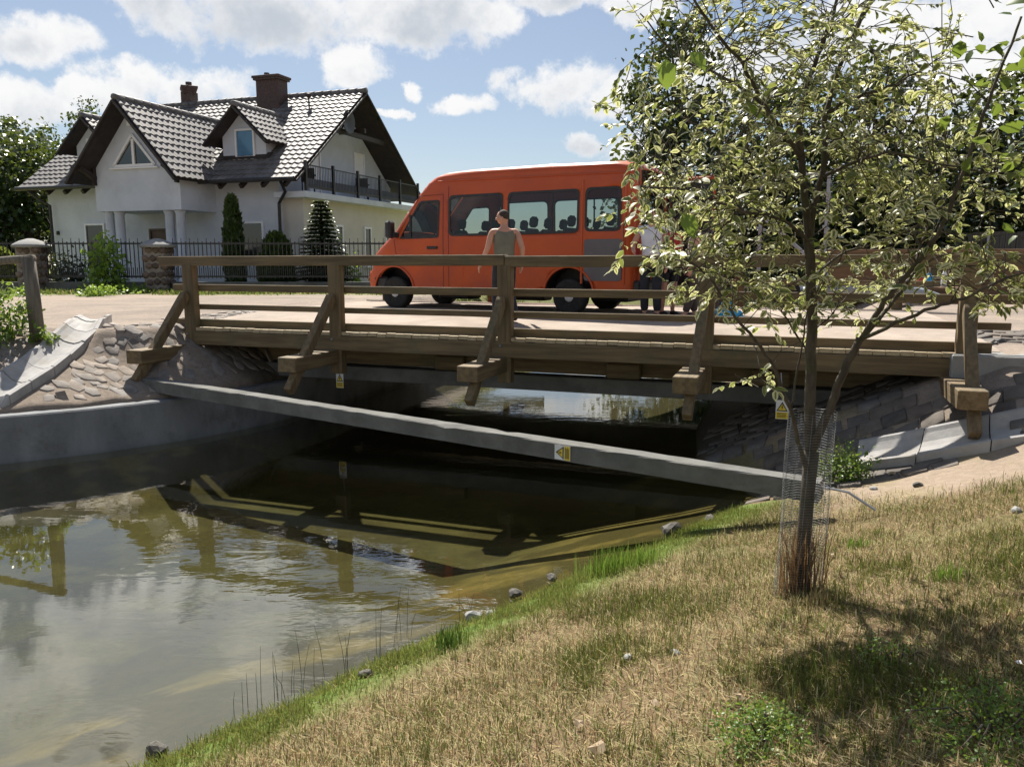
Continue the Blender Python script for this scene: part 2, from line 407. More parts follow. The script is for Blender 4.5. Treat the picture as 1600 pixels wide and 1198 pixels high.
ny, nx = GX.shape
idx = np.arange(ny * nx).reshape(ny, nx)
quads = np.stack([idx[:-1, :-1], idx[:-1, 1:], idx[1:, 1:], idx[1:, :-1]], -1).reshape(-1, 4)
gm, t = newmat('earth_and_sand')
tc = t.n('ShaderNodeTexCoord'); ca = t.n('ShaderNodeAttribute', _attribute_name='tint')
na = t.n('ShaderNodeTexNoise', Vector=tc.outputs['Object'], Scale=14., Detail=8, Roughness=.7)
nb = t.n('ShaderNodeTexNoise', Vector=tc.outputs['Object'], Scale=70., Detail=4, Roughness=.7)
f = t.m('ADD', t.m('MULTIPLY', na.outputs[0], .7), t.m('MULTIPLY', nb.outputs[0], .5))
f2 = t.n('ShaderNodeMapRange', Value=f); f2.inputs[1].default_value = .35; f2.inputs[2].default_value = .85; f2.inputs[3].default_value = .66; f2.inputs[4].default_value = 1.3
colr = t.n('ShaderNodeVectorMath', _operation='MULTIPLY', i0=ca.outputs['Color'])
cmb = t.n('ShaderNodeCombineColor', Red=f2.outputs[0], Green=f2.outputs[0], Blue=f2.outputs[0]); t.link(cmb.outputs[0], colr.inputs[1])
p = t.n('ShaderNodeBsdfPrincipled', Base__Color=colr.outputs[0], Roughness=.95); p.inputs['Specular IOR Level'].default_value = .2
bp = t.n('ShaderNodeBump', Strength=.6, Distance=.03, Height=f); t.link(bp.outputs[0], p.inputs['Normal'])
t.n('ShaderNodeOutputMaterial', Surface=p.outputs[0])
# steep drop at the wall: keep the terrain just behind the wall face
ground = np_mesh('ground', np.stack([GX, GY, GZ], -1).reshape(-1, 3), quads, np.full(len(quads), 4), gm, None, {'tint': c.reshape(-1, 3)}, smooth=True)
tag(ground, kind='structure')

# ------------------------------------------------------------------ water
wm, t = newmat('pond_water')
tc = t.n('ShaderNodeTexCoord')
mp = t.n('ShaderNodeMapping', Vector=tc.outputs['Object'], Scale=(1.0, 2.4, 1), Rotation=(0, 0, R(-14)))
mp2 = t.n('ShaderNodeMapping', Vector=tc.outputs['Object'], Scale=(.5, 1.0, 1), Rotation=(0, 0, R(20)))
w1 = t.n('ShaderNodeTexNoise', Vector=mp.outputs[0], Scale=2.6, Detail=3, Roughness=.55, Distortion=.4)
w2 = t.n('ShaderNodeTexNoise', Vector=mp2.outputs[0], Scale=.55, Detail=1)
h = t.m('MULTIPLY', w1.outputs[0], t.m('MULTIPLY_ADD', t.ss(w2.outputs[0], .38, .66), .9, .12))
bp = t.n('ShaderNodeBump', Strength=.03, Distance=.10, Height=h)
geo = t.n('ShaderNodeNewGeometry')
dt = t.n('ShaderNodeVectorMath', _operation='DOT_PRODUCT', i0=bp.outputs[0], i1=geo.outputs['Incoming'])
cosv = t.m('ABSOLUTE', dt.outputs['Value'])
fr5 = t.m('POWER', t.m('SUBTRACT', 1.0, cosv, clamp=True), 5.0)
frv = t.m('MULTIPLY_ADD', fr5, .91, .09)                    # reflectance seen alike from above and below
gl = t.n('ShaderNodeBsdfGlossy', Roughness=.012, Color=(1, 1, 1, 1), Normal=bp.outputs[0])
tr = t.n('ShaderNodeBsdfTransparent', Color=(.84, .83, .66, 1))
mx = t.n('ShaderNodeMixShader', Fac=frv, i1=tr.outputs[0], i2=gl.outputs[0])
t.n('ShaderNodeOutputMaterial', Surface=mx.outputs[0])
water = MB().poly([(-45, -6, 0), (9, -6, 0), (9, 34, 0), (-45, 34, 0)]).build('water', wm)
tag(water, kind='structure')

# ------------------------------------------------------------------ sky
SUN_AZ, SUN_EL = -15., 52.               # degrees: azimuth from +Y (negative = left), elevation
W = bpy.data.worlds.new('World'); sc.world = W; W.use_nodes = True
W.node_tree.nodes.clear(); t = NT(W.node_tree)
tc = t.n('ShaderNodeTexCoord'); dvec = t.n('ShaderNodeVectorMath', _operation='NORMALIZE', i0=tc.outputs['Generated'])
sky = t.n('ShaderNodeTexSky', _sky_type='NISHITA', _sun_disc=False, _sun_elevation=R(SUN_EL), _sun_rotation=R(SUN_AZ), _air_density=1.0, _dust_density=.6, _ozone_density=1.6)
sep = t.n('ShaderNodeSeparateXYZ', Vector=dvec.outputs[0])
az = t.m('MULTIPLY', t.m('ARCTAN2', sep.outputs[0], sep.outputs[1]), 57.2958)
el = t.m('MULTIPLY', t.m('ARCSINE', sep.outputs[2]), 57.2958)
nA = t.n('ShaderNodeTexNoise', Vector=dvec.outputs[0], Scale=11., Detail=9, Roughness=.6)
nB = t.n('ShaderNodeTexNoise', Vector=dvec.outputs[0], Scale=5.0, Detail=4, Roughness=.55)
nC = t.n('ShaderNodeTexNoise', Vector=dvec.outputs[0], Scale=34., Detail=6, Roughness=.65)
sepA = t.n('ShaderNodeSeparateColor', Color=nA.outputs['Color'])
az2 = t.m('ADD', az, t.m('MULTIPLY', t.m('SUBTRACT', sepA.outputs[0], .5), 7.0))
el2 = t.m('ADD', el, t.m('MULTIPLY', t.m('SUBTRACT', sepA.outputs[1], .5), 3.2))
def pdir(px, py):
    v = Vector(((px - 800) / F, 1, -(py - 599) / F)); v = Vector((v.x, v.y * CP + v.z * SP, v.z * CP - v.y * SP)).normalized()
    return math.degrees(math.atan2(v.x, v.y)), math.degrees(math.asin(v.z))
CL = [  # px, py, half width px, half height px, greyness
    (60, 60, 95, 36, .35), (-70, 50, 80, 45, .5), (40, 165, 90, 32, .2), (285, 130, 115, 34, .2), (190, 150, 60, 25, .2),
    (400, 22, 225, 66, .75), (540, 100, 75, 32, .2), (650, 22, 165, 66, .8), (770, 28, 60, 34, .4), (890, -5, 110, 26, .9),
    (641, 143, 20, 16, 0), (724, 166, 60, 20, .1), (622, 174, 26, 8, 0), (880, 138, 110, 48, .3), (950, 150, 70, 40, .2), (918, 232, 45, 20, .5),
    (1010, 250, 70, 50, .15), (1150, 120, 120, 60, .2), (1330, 60, 140, 60, .3), (1500, 120, 130, 70, .2), (1560, 40, 100, 50, .3), (1420, 220, 160, 50, .1),
    (1000, 15, 80, 25, .5), (40, 265, 80, 15, 0)]
Mx = None; Gx = None
for (px, py, rx, ry, g) in CL:
    a0, e0 = pdir(px, py); wa = rx / F * 57.3 * .98; we = ry / F * 57.3 * .98
    du = t.m('MULTIPLY', t.m('SUBTRACT', az2, a0), 1 / wa); dv = t.m('MULTIPLY', t.m('SUBTRACT', el2, e0), 1 / we)
    r2 = t.m('ADD', t.m('MULTIPLY', du, du), t.m('MULTIPLY', dv, dv))
    den = t.m('SUBTRACT', 1.0, r2, clamp=False); den = t.m('MAXIMUM', den, -1.)
    # flat grey base below, sunlit top above; big clouds are grey right through
    gg = t.m('MULTIPLY', t.m('MAXIMUM', den, 0.), t.m('ADD', g, t.m('MULTIPLY', dv, -.35)))
    Mx = den if Mx is None else t.m('MAXIMUM', Mx, den)
    Gx = gg if Gx is None else t.m('MAXIMUM', Gx, gg)
# broken cloud cover above the picture and round the rest of the sky
hir = t.m('MULTIPLY', t.m('MULTIPLY', t.ss(el, 17.5, 21.), t.m('SUBTRACT', 1.0, t.ss(el, 38., 46.))), t.m('SUBTRACT', 1.0, t.ss(t.m('ABSOLUTE', az), 45., 60.)))
hi = t.m('ADD', hir, t.m('MULTIPLY', t.m('MULTIPLY', t.ss(t.m('ABSOLUTE', az), 40., 50.), t.ss(el, 3., 9.)), t.m('MULTIPLY', t.m('SUBTRACT', 1.0, t.ss(el, 24., 34.)), .85)), clamp=True)
gen = t.m('MULTIPLY_ADD', nB.outputs[0], 6.0, -2.4)
genm = t.m('MULTIPLY_ADD', hi, 2.0, -2.0)
gen = t.m('ADD', gen, genm)
Mx = t.m('MAXIMUM', Mx, gen); Gx = t.m('MAXIMUM', Gx, t.m('MULTIPLY', t.m('MAXIMUM', gen, 0.), .75))
fine = t.m('ADD', t.m('MULTIPLY', t.m('SUBTRACT', nA.outputs[0], .5), 2.3), t.m('MULTIPLY', t.m('SUBTRACT', nC.outputs[0], .5), 1.9))
mask = t.ss(t.m('ADD', Mx, fine), .0, .8)
sepB = t.n('ShaderNodeSeparateColor', Color=nB.outputs['Color'])
gn = t.m('ADD', t.m('MULTIPLY', t.m('SUBTRACT', nC.outputs[0], .5), .9), t.m('ADD', t.m('MULTIPLY', t.m('SUBTRACT', sepA.outputs[2], .5), 1.5), t.m('MULTIPLY', t.m('SUBTRACT', sepB.outputs[1], .5), 1.2)))
grey = t.ss(t.m('ADD', Gx, gn), .0, 1.05)
ccol = t.mix(grey, (1.0, 1.0, 1.0), (.58, .63, .70))
skyb = t.n('ShaderNodeBackground', Color=t.mix(.2, sky.outputs[0], (6, 6.3, 7.)), Strength=.050)
clb = t.n('ShaderNodeBackground', Color=ccol, Strength=t.m('MULTIPLY_ADD', hir, .55, .50))  # cloud band above the view gets added brightness to strengthen the water's reflections
mxs = t.n('ShaderNodeMixShader', Fac=mask, i1=skyb.outputs[0], i2=clb.outputs[0])
t.n('ShaderNodeOutputWorld', Surface=mxs.outputs[0])

sl = bpy.data.lights.new('sun', 'SUN'); sun = bpy.data.objects.new('sun', sl); COL.objects.link(sun)
sl.energy = 5.0; sl.angle = R(.53); sl.color = (1.0, .94, .84)
sdir = Vector((math.sin(R(SUN_AZ)) * math.cos(R(SUN_EL)), math.cos(R(SUN_AZ)) * math.cos(R(SUN_EL)), math.sin(R(SUN_EL))))
sun.rotation_euler = sdir.to_track_quat('Z', 'Y').to_euler(); sun.location = (0, 0, 30)

# ------------------------------------------------------------------ wooden bridge (local x along the rail, y away from the camera)
DZ = 1.55
br = empty('wooden_bridge', (BX, BY, 0), BANG, 'brown timber road bridge with braced post and rail parapets over dark water', 'bridge')
POSTS = [.56, 3.20, 5.85, 8.52, 11.40]
def deckz(y): return DZ + .1 * float(sst(y, 0, 2.5))
# deck planks run across the bridge
b = MB(); x = .62
while x < 11.35:
    w = random.uniform(.135, .15)
    dzr = random.uniform(-.004, .004); ysp = [-.06 + random.uniform(-.012, .012), .8, 1.6, 2.5, 6.62]
    for y0, y1 in zip(ysp, ysp[1:]):
        b.beam((x + w / 2, y0, deckz(y0) - .025 + dzr), (x + w / 2, y1, deckz(y1) - .025 + dzr), w - .006, .05)
    x += w
b.build('deck', M['deck'], br)
V = []; Fq = []; nxd, nyd = 90, 46
for i in range(nxd + 1):
    for j in range(nyd + 1):
        y_ = .22 + (6.3 - .22) * j / nyd + (.10 * (random.random() - .5) if j in (0, nyd) else 0); x_ = .3 + 11.5 * i / nxd
        V.append((x_, y_, deckz(y_) + (.004 if j in (0, nyd) else .014 + .012 * float(vnoise(x_, y_, 1.3, 5)))))
for i in range(nxd):
    for j in range(nyd): a_ = i * (nyd + 1) + j; Fq.append((a_, a_ + nyd + 1, a_ + nyd + 2, a_ + 1))
me_ = bpy.data.meshes.new('dirt_road'); me_.from_pydata(V, [], Fq); me_.update(); me_.shade_smooth()
dro = link('dirt_road', me_, mat('sandy_road_dirt', (.27, .22, .178), (.36, .30, .25), rough=.95, scale=1.6, bump=.35, bscale=25, dirt=(.22, .185, .155), dscale=.9)); dro.location = (BX, BY, 0); dro.rotation_euler.z = BANG
tag(dro, kind='structure')
b = MB().box((5.98, -.02, DZ - .165), (10.7, .12, .215), bev=.008); b.build('edge_beam', wood('x'), br)
b = MB().box((5.98, 6.55, deckz(6) - .165), (10.7, .12, .215), bev=.008); b.build('edge_beam', wood('x'), br)
for yy in (1.2, 2.5, 3.8, 5.1):
    MB().box((5.98, yy, DZ - .14), (10.7, .16, .24)).build('joist', wood('x'), br)
def parapet(y0, sgn, tops):
    for i, x in enumerate(POSTS):
        tw = random.uniform(-.006, .006)
        MB().beam((x, y0, DZ - .62), (x + tw, y0, EYE - .07), .15, .19, up=Vector((1, 0, 0)), bev=.008).build('post', wood('z'), br)
        # outrigger beam and raking brace outside the parapet
        MB().box((x - .10, y0 + sgn * .50, DZ - .36), (.28, 1.30, .20), bev=.008).build('cross_beam', wood('y'), br)
        MB().beam((x - .02, y0 + sgn * .10, EYE - .53), (x - .06, y0 + sgn * 1.18, DZ - .72), .14, .11, up=Vector((1, 0, 0)), bev=.008).build('brace', wood('z'), br)
    for x in POSTS:
        for z in (2.16, 1.60):
            MB().lathe([(.022, 0), (.022, .012), (.010, .02)], (x, y0 + sgn * .078, z + .0), 8, 'y').build('bolt', M['galv'], br) if sgn > 0 else MB().lathe([(.022, 0), (.022, -.012), (.010, -.02)], (x - .05, y0 - .077, z - .16), 8, 'y').build('bolt', M['galv'], br)
    zt = tops
    y1 = y0 - sgn * .02
    b = MB()
    cuts = [0.0, 5.85, 12.3]
    for a, c2 in zip(cuts, cuts[1:]): b.box(((a + c2) / 2, y1, zt - .073), (c2 - a - .006, .17, .15), Matrix.Rotation(R(-.17), 3, 'Y'), bev=.01)
    b.build('top_rail', wood('x'), br)
    for (z, hgt, xa, xb, th) in ((2.16, .105, .13, 12.1, .05), (1.86, .085, .15, 11.86, .05), (1.60, .14, .06, 11.69, .05)):
        b = MB(); cs = [xa, 3.20, 5.85, 8.52, xb]
        for a, c2 in zip(cs, cs[1:]):
            b.box(((a + c2) / 2, y1 - sgn * .085, z + random.uniform(-.004, .004)), (c2 - a - .005, th, hgt), bev=.006)
        b.build('rail', wood('x'), br)
parapet(0, -1, 2.66); parapet(6.45, 1, 2.70)
# supporting substructure seen in the shade below
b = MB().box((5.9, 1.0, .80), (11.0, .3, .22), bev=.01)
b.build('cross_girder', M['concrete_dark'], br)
MB().box((5.95, 1.1, 1.17), (10.6, .22, .46)).build('joist', wood('x'), br)  # deep beam added so the bright gap above the girder reads dark
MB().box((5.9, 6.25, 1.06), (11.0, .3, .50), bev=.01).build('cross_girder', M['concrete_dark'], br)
for x in (4.6, 7.3, 9.3):
    MB().box((x, .93, 1.03), (.5, .11, .22), bev=.02).build('bearing_block', wood('x'), br)

# abutment blocks
o = MB().box((0, 0, 0), (1.2, 1.0, 1.0), bev=.015).build('bridge_abutment', M['concrete'])
o.location = (BX + UX * 11.85 - UY * .30, BY + UY * 11.85 + UX * .30, 1.05); o.rotation_euler.z = BANG
tag(o, 'grey concrete abutment block at the right end of the timber bridge', 'abutment')
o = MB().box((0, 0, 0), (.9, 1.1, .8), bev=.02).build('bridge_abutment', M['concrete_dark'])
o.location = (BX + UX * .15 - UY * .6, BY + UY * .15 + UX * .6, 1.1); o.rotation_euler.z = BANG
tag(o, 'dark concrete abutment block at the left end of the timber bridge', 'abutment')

# slanting concrete beam across the water
pa, pb = at(203, 600, 11.75), at(1284, 735, 6.62)
pa.z = .88; pb.z = .70
d = (pb - pa).normalized(); nrm = Vector((-d.y, d.x, 0)).normalized()
b = MB(); N = 24
rb = random.Random(12)
rows = []
for i in range(71):
    c0 = pa.lerp(pb, i / 70) - Vector((0, 0, .10)); row = []
    for (u, v) in ((-.10, -.07), (-.10, -.04), (-.10, 0), (-.10, .06), (-.10, .095), (-.09, .105), (0, .105), (.09, .105), (.10, .095), (.10, -.07)):
        j = .0035 if abs(v) < .09 else .006
        row.append(b.bm.verts.new(c0 + nrm * (u + rb.uniform(-j, j)) + Vector((0, 0, v + rb.uniform(-.5, .3) * j - (.018 if v > .09 and rb.random() < .05 else 0)))))
    rows.append(row)
for A_, B_ in zip(rows, rows[1:]):
    for k in range(10): b.bm.faces.new((A_[k], A_[(k + 1) % 10], B_[(k + 1) % 10], B_[k]))
b.bm.faces.new(rows[0]); b.bm.faces.new(rows[-1])
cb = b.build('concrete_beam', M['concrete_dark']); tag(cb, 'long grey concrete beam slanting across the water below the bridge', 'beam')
pe = at(1372, 742, 6.4); pe.z = tz(pe.x, pe.y) + .05
cable = MB().tube([pb + Vector((-.02, -.05, -.03)), (pb + pe) / 2 + Vector((0, 0, .03)), pe], .012, 6).build('cable', M['greypaint'])
tag(cable, 'thin grey cable running from the beam end into the grass', 'cable')

# warning signs
def sign(name, c, xdir, updir, w, h, rot=False):
    xdir = Vector(xdir).normalized(); updir = Vector(updir).normalized(); n = xdir.cross(updir).normalized()
    root = empty(name, c)
    def q(u, v, o): return Vector(xdir) * u + Vector(updir) * v + n * o
    def part(nm, pts, o, m, th=.002):
        return MB().prism([q(u, v, o) for u, v in pts], n * th).build(nm, m, root)
    L = lambda pts: [(v, -u) if False else ((-v, u) if rot else (u, v)) for u, v in pts]
    W2, H2 = (w / 2, h / 2)
    part('board', L([(-W2, -H2), (W2, -H2), (W2, H2), (-W2, H2)]), 0, M['white'])
    part('text_panel', L([(-W2 * .96, -H2 * .96), (W2 * .96, -H2 * .96), (W2 * .96, -H2 * .25), (-W2 * .96, -H2 * .25)]), .002, M['yellow'])
    part('warning_triangle', L([(-W2 * .9, -H2 * .16), (W2 * .9, -H2 * .16), (0, H2 * .85)]), .002, M['black'])
    part('triangle_field', L([(-W2 * .66, -H2 * .04), (W2 * .66, -H2 * .04), (0, H2 * .62)]), .0042, M['yellow'])
    k = .9
    bolt = [(.02, .50), (-.16, .20), (.00, .22), (-.06, .0), (.16, .30), (.02, .28), (.1, .5)]
    part('lightning_bolt', L([(u * W2 * 1.1, v * H2) for u, v in bolt]), .0064, M['black'])
    for j in range(4):
        part('text_line', L([(-W2 * .75, -H2 * (.40 + .14 * j)), (W2 * (.75 - .12 * (j % 2)), -H2 * (.40 + .14 * j)), (W2 * (.75 - .12 * (j % 2)), -H2 * (.34 + .14 * j)), (-W2 * .75, -H2 * (.34 + .14 * j))]), .0042, M['black'])
    return root
def on_beam(px, off):
    best = min((pa + (pb - pa) * (i / 400) for i in range(401)), key=lambda P: abs(800 + F * P.x / (P.y * CP + (EYE - P.z) * SP) - px))
    return best
P = on_beam(887, 0)
s = sign('warning_sign', P - nrm * .106 + Vector((0, 0, -.085)), d, (0, 0, 1), .15, .18, rot=True)
tag(s, 'white and yellow electricity warning sign lying sideways on the slanting concrete beam', 'warning sign')
bu = Vector((UX, UY, 0))
P = at(531, 594, 12.3)
s = sign('warning_sign', P, bu, (0, 0, 1), .13, .24)
tag(s, 'small yellow warning sign hanging in shade under the left bridge bays', 'warning sign')
MB().tube([Vector((0, 0, .12)), Vector((0, .1, .5))], .006, 6).build('hanger', M['greypaint'], s)
P = at(1222, 640, 9.0)
s = sign('warning_sign', P, bu, (0, 0, 1), .14, .22)
tag(s, 'yellow warning sign hanging under the bridge just left of the young tree', 'warning sign')
MB().tube([Vector((0, 0, .11)), Vector((0, .1, .42))], .006, 6).build('hanger', M['greypaint'], s)

# left retaining wall following the curved waterline
b = MB(); top = .62
def wallstrip(bm, pts, z0, z1, th):
    n = len(pts); A = []
    for i, p in enumerate(pts):
        a = Vector(pts[max(i - 1, 0)]); c2 = Vector(pts[min(i + 1, n - 1)]); dd = (c2 - a).normalized(); nn = Vector((-dd.y, dd.x))
        p = Vector(p); o1 = p - nn * .03; o2 = p + nn * th
        A.append([bm.verts.new((o1.x, o1.y, z0)), bm.verts.new((o1.x, o1.y, z1 - .02)), bm.verts.new((o1.x + nn.x * .02, o1.y + nn.y * .02, z1)), bm.verts.new((o2.x, o2.y, z1)), bm.verts.new((o2.x, o2.y, z0))])
    for i in range(n - 1):
        for k in range(4): bm.faces.new((A[i][k], A[i + 1][k], A[i + 1][k + 1], A[i][k + 1]))
def smooth_poly(P, n=6):
    P = [Vector(p) for p in P]; out = []
    for i in range(len(P) - 1):
        p0 = P[max(i - 1, 0)]; p1 = P[i]; p2 = P[i + 1]; p3 = P[min(i + 2, len(P) - 1)]
        for k in range(n):
            u = k / n
            out.append(.5 * ((2 * p1) + (p2 - p0) * u + (2 * p0 - 5 * p1 + 4 * p2 - p3) * u * u + (3 * p1 - p0 - 3 * p2 + p3) * u ** 3))
    out.append(P[-1]); return out
wp = smooth_poly([Vector(p) for p in WALL[1:11]], 5)
wallstrip(b.bm, [tuple(p) for p in wp], -.7, top, .26)
o = b.build('retaining_wall', mat('aged_wall_concrete', (.135, .142, .15), (.20, .207, .216), rough=.85, scale=2.5, stretch=(1, 1, .4), bump=.25, bscale=25, dirt=(.09, .09, .085), dscale=1.8))
tag(o, 'curved grey concrete retaining wall along the left edge of the water', 'wall')

# ------------------------------------------------------------------ stone paving (individual stones set in the slopes)
def stones(name, spots, size, hgt, seed, parent=None, brick=False):
    rr = random.Random(seed); V = []; Fc = []; sz = []; tint = []
    for (x, y, ux, uy, sx, sy) in spots:
        n = 4 if brick else rr.choice((4, 4, 5, 5, 6)); zt = tz(x, y); hh = hgt * rr.uniform(.3, 1.2)
        e = .25; gx = (tz(x + e, y) - tz(x - e, y)) / (2 * e); gy = (tz(x, y + e) - tz(x, y - e)) / (2 * e)
        tl = (rr.uniform(-.06, .06), rr.uniform(-.06, .06)); br_ = rr.uniform(.8, 1.2) * (.55 if brick else 1); wr = rr.uniform(-.05, .06)
        a0 = math.pi / 4 if brick else rr.uniform(0, 6.28); base = len(V); pts = []; jt = .07 if brick else .22
        for k in range(n):
            a = a0 + 2 * math.pi * (k + rr.uniform(-jt, jt)) / n; q = rr.uniform(.85, 1.1)
            pts.append((sx * q * math.cos(a), sy * q * math.sin(a)))
        for ring, (sc_, dz) in enumerate(((1.03, -.05), (1., hh * .8), (.93, hh))):
            for (u, v) in pts:
                X = x + (u * ux - v * uy) * sc_; Y = y + (u * uy + v * ux) * sc_
                V.append((X, Y, zt + gx * (X - x) + gy * (Y - y) + dz + tl[0] * u + tl[1] * v)); tint.append((br_ * (1 + wr), br_, br_ * (1 - wr)))
        for ring in range(2):
            for k in range(n):
                A = base + ring * n; Fc += [A + k, A + (k + 1) % n, A + n + (k + 1) % n, A + n + k]; sz.append(4)
        Fc += [base + 2 * n + k for k in range(n)]; sz.append(n)
    return np_mesh(name, np.array(V), np.array(Fc), np.array(sz), M['stone'], parent, {'tint': np.array(tint)})
GL = [on_ground(*q) for q in ((150, 504), (128, 520), (98, 548), (60, 580), (15, 608), (-40, 638), (-110, 672))]
GLX = np.array([q.x for q in GL]); GLY = np.array([q.y for q in GL])
sp = []; rr = random.Random(3)
for i in range(60):
    for j in range(40):
        x = -9.6 + i * .19 + (.09 if j % 2 else 0) + rr.uniform(-.045, .045); y = 9.4 + j * .165 + rr.uniform(-.04, .04)
        if x > -2.5 or y > 15: continue
        w = float(wall_dist(np.array([x]), np.array([y]))[0]); tt, mm = tm(x, y)
        chan = abs((x + 7.25) * .97 - (y - 11.6) * -.02)
        if w < .34 or w > 2.35 + rr.uniform(-.3, .2): continue
        if np.any(np.hypot(GLX - x, GLY - y) < .40): continue
        if rr.random() < .14: continue
        sp.append((x, y, math.cos(BANG + rr.uniform(-.4, .4)), math.sin(BANG + rr.uniform(-.4, .4)), rr.uniform(.09, .17), rr.uniform(.06, .10)))
o = stones('stone_paving', sp, .1, .017, 5); tag(o, kind='structure')
sp = []
for i in range(26):
    for j in range(26):
        tt = 8.55 + i * .25 + (.12 if j % 2 else 0) + rr.uniform(-.02, .02); mm = -1.75 + j * .19 + rr.uniform(-.015, .015)
        x = BX + UX * tt - UY * mm; y = BY + UY * tt + UX * mm
        if rr.random() < .1: continue
        if tt > 10.9 and -.3 < mm < .9: continue
        if tt > 13.2 or mm > 2.2: continue
        if mm < -1.55 - .28 * (10.6 - tt): continue
        if tz(x, y) < .06: continue
        sp.append((x, y, UX, UY, .165, .122))
o = stones('stone_paving', sp, .1, .035, 9, brick=True); tag(o, kind='structure')

# ------------------------------------------------------------------ concrete drain channels
def channel(name, path, w, seg, kerb, m, label, depth=.03, lift=.07):
    path = smooth_poly([Vector(p) for p in path], 8)
    root = empty(name, (path[0].x, path[0].y, tz(path[0].x, path[0].y)), 0, label, 'drain channel')
    off = Vector(root.location)
    prof = [(-.5 - kerb, -.10), (-.5 - kerb, .05), (-.5, .05), (-.42, .02), (-.2, -depth * .8), (0, -depth), (.2, -depth * .8), (.42, .02), (.5, .05), (.5 + kerb, .05), (.5 + kerb, -.10)]
    # arc length chunks
    L = [0.]
    for a, c2 in zip(path, path[1:]): L.append(L[-1] + (c2 - a).length)
    def ev(s):
        s = min(max(s, 0), L[-1] - 1e-4); i = max(k for k in range(len(L)) if L[k] <= s); i = min(i, len(path) - 2)
        u = (s - L[i]) / (L[i + 1] - L[i]); return path[i].lerp(path[i + 1], u), (path[i + 1] - path[i]).normalized()
    s = 0
    while s < L[-1] - .05:
        e = min(s + seg - .012, L[-1]); bm = MB(); rows = []; dzr = random.uniform(-.01, .012)
        for k in range(2):
            p, dd = ev(s + (e - s) * k); nn = Vector((dd.y, -dd.x)); row = []
            za = tz(p.x + nn.x * w * .5, p.y + nn.y * w * .5); zb = tz(p.x - nn.x * w * .5, p.y - nn.y * w * .5)
            for (u, z) in prof:
                q = p + nn * (u * w); zz = za * (u + .5) + zb * (.5 - u)
                row.append(bm.bm.verts.new(Vector((q.x, q.y, zz + z + lift + dzr)) - off))
            rows.append(row)
        for A, B in zip(rows, rows[1:]):
            for k in range(len(prof) - 1): bm.bm.faces.new((A[k], A[k + 1], B[k + 1], B[k]))
        bm.bm.faces.new(rows[0]); bm.bm.faces.new(rows[-1])
        bm.build('channel_slab', m, root); s += seg
    return root
channel('drain_channel', [(q.x, q.y) for q in GL], .40, .40, .12, M['slab'], 'pale concrete gutter of curved slabs running down beside the cobbled slope')
channel('drain_channel', [tuple(on_ground(*q).xy) for q in ((1338, 722), (1400, 713), (1480, 700), (1560, 686), (1640, 672), (1720, 656))], .34, .62, .08, M['slab'], 'straight grey concrete gutter below the bridge end on the right bank')

# ------------------------------------------------------------------ log fence at far left
lf = empty('log_fence', on_ground(62, 530), 0, 'weathered round log fence post with rail at the left edge', 'fence')
o_ = Vector(lf.location)
pts = [at(60, 532, o_.y) - o_ - Vector((0, 0, .1)), at(52, 465, o_.y) - o_, at(44, 401, o_.y) - o_]
MB().tube(pts, [.105, .10, .092], 14).build('post', M['greywood'], lf, smooth=True)
MB().tube([at(52, 404, o_.y - .02) - o_, at(20, 406, o_.y + .1) - o_, at(-60, 412, o_.y + .4) - o_, at(-240, 425, o_.y + .9) - o_], [.058, .062, .06, .06], 12).build('rail', M['greywood'], lf, smooth=True)
p2 = at(-240, 425, o_.y + .9) - o_
MB().tube([p2 + Vector((0, 0, .12)), p2 - Vector((0, 0, 1.3))], .1, 12).build('post', M['greywood'], lf, smooth=True)

# ------------------------------------------------------------------ iron fence with fieldstone pillars
FY = 24.0
def fz(x): return tz(x, FY)
def pillar(px, label):
    P = at_z(px, 455, 1.62); P.y = FY; P.x = (px - 800) / F * (FY * CP + .15)
    r = empty('stone_pillar', (P.x, P.y, 1.58), 0, label, 'pillar', 'fieldstone pillars of the iron fence')
    MB().box((0, 0, .70), (.62, .62, 1.4), bev=.02).build('core', M['mortar'], r)
    rr = random.Random(px); V = []
    b = MB()
    for fx, fy in ((0, -1), (1, 0), (-1, 0), (0, 1)):
        for i in range(3):
            for j in range(6):
                u = (i - 1) * .21 + rr.uniform(-.02, .02) + (.06 if j % 2 else -.04); z = .12 + j * .235 + rr.uniform(-.02, .02)
                c0 = (fx * .30 + (u if fy else 0), fy * .30 + (u if fx else 0), z)
                b.blob(c0, (.075 if fx else .12, .075 if fy else .12, .11), 1, .12, rr.randint(0, 9999))
    o = b.build('fieldstone', M['stone'], r, True)
    a = o.data.attributes.new('tint', 'FLOAT_COLOR', 'POINT'); n = len(o.data.vertices); k = 42 // 1
    rs = np.random.default_rng(px); per = rs.uniform(.3, .8, (n // 42 + 1, 1)) * np.array((1.12, .95, .86)); cc = np.ones((n, 4)); cc[:, :3] = np.repeat(per, 42, 0)[:n]; a.data.foreach_set('color', cc.ravel().astype(np.float32))
    MB().lathe([(.50, 0), (.53, .05), (.48, .10), (.30, .2), (.08, .27)], (0, 0, 1.38), 10).build('cap', M['concrete'], r, True)
    return P.x
px0 = pillar(55, 'fieldstone pillar left of the bright green shrub')
px1 = pillar(251, 'fieldstone pillar standing just behind the left end of the bridge rail')
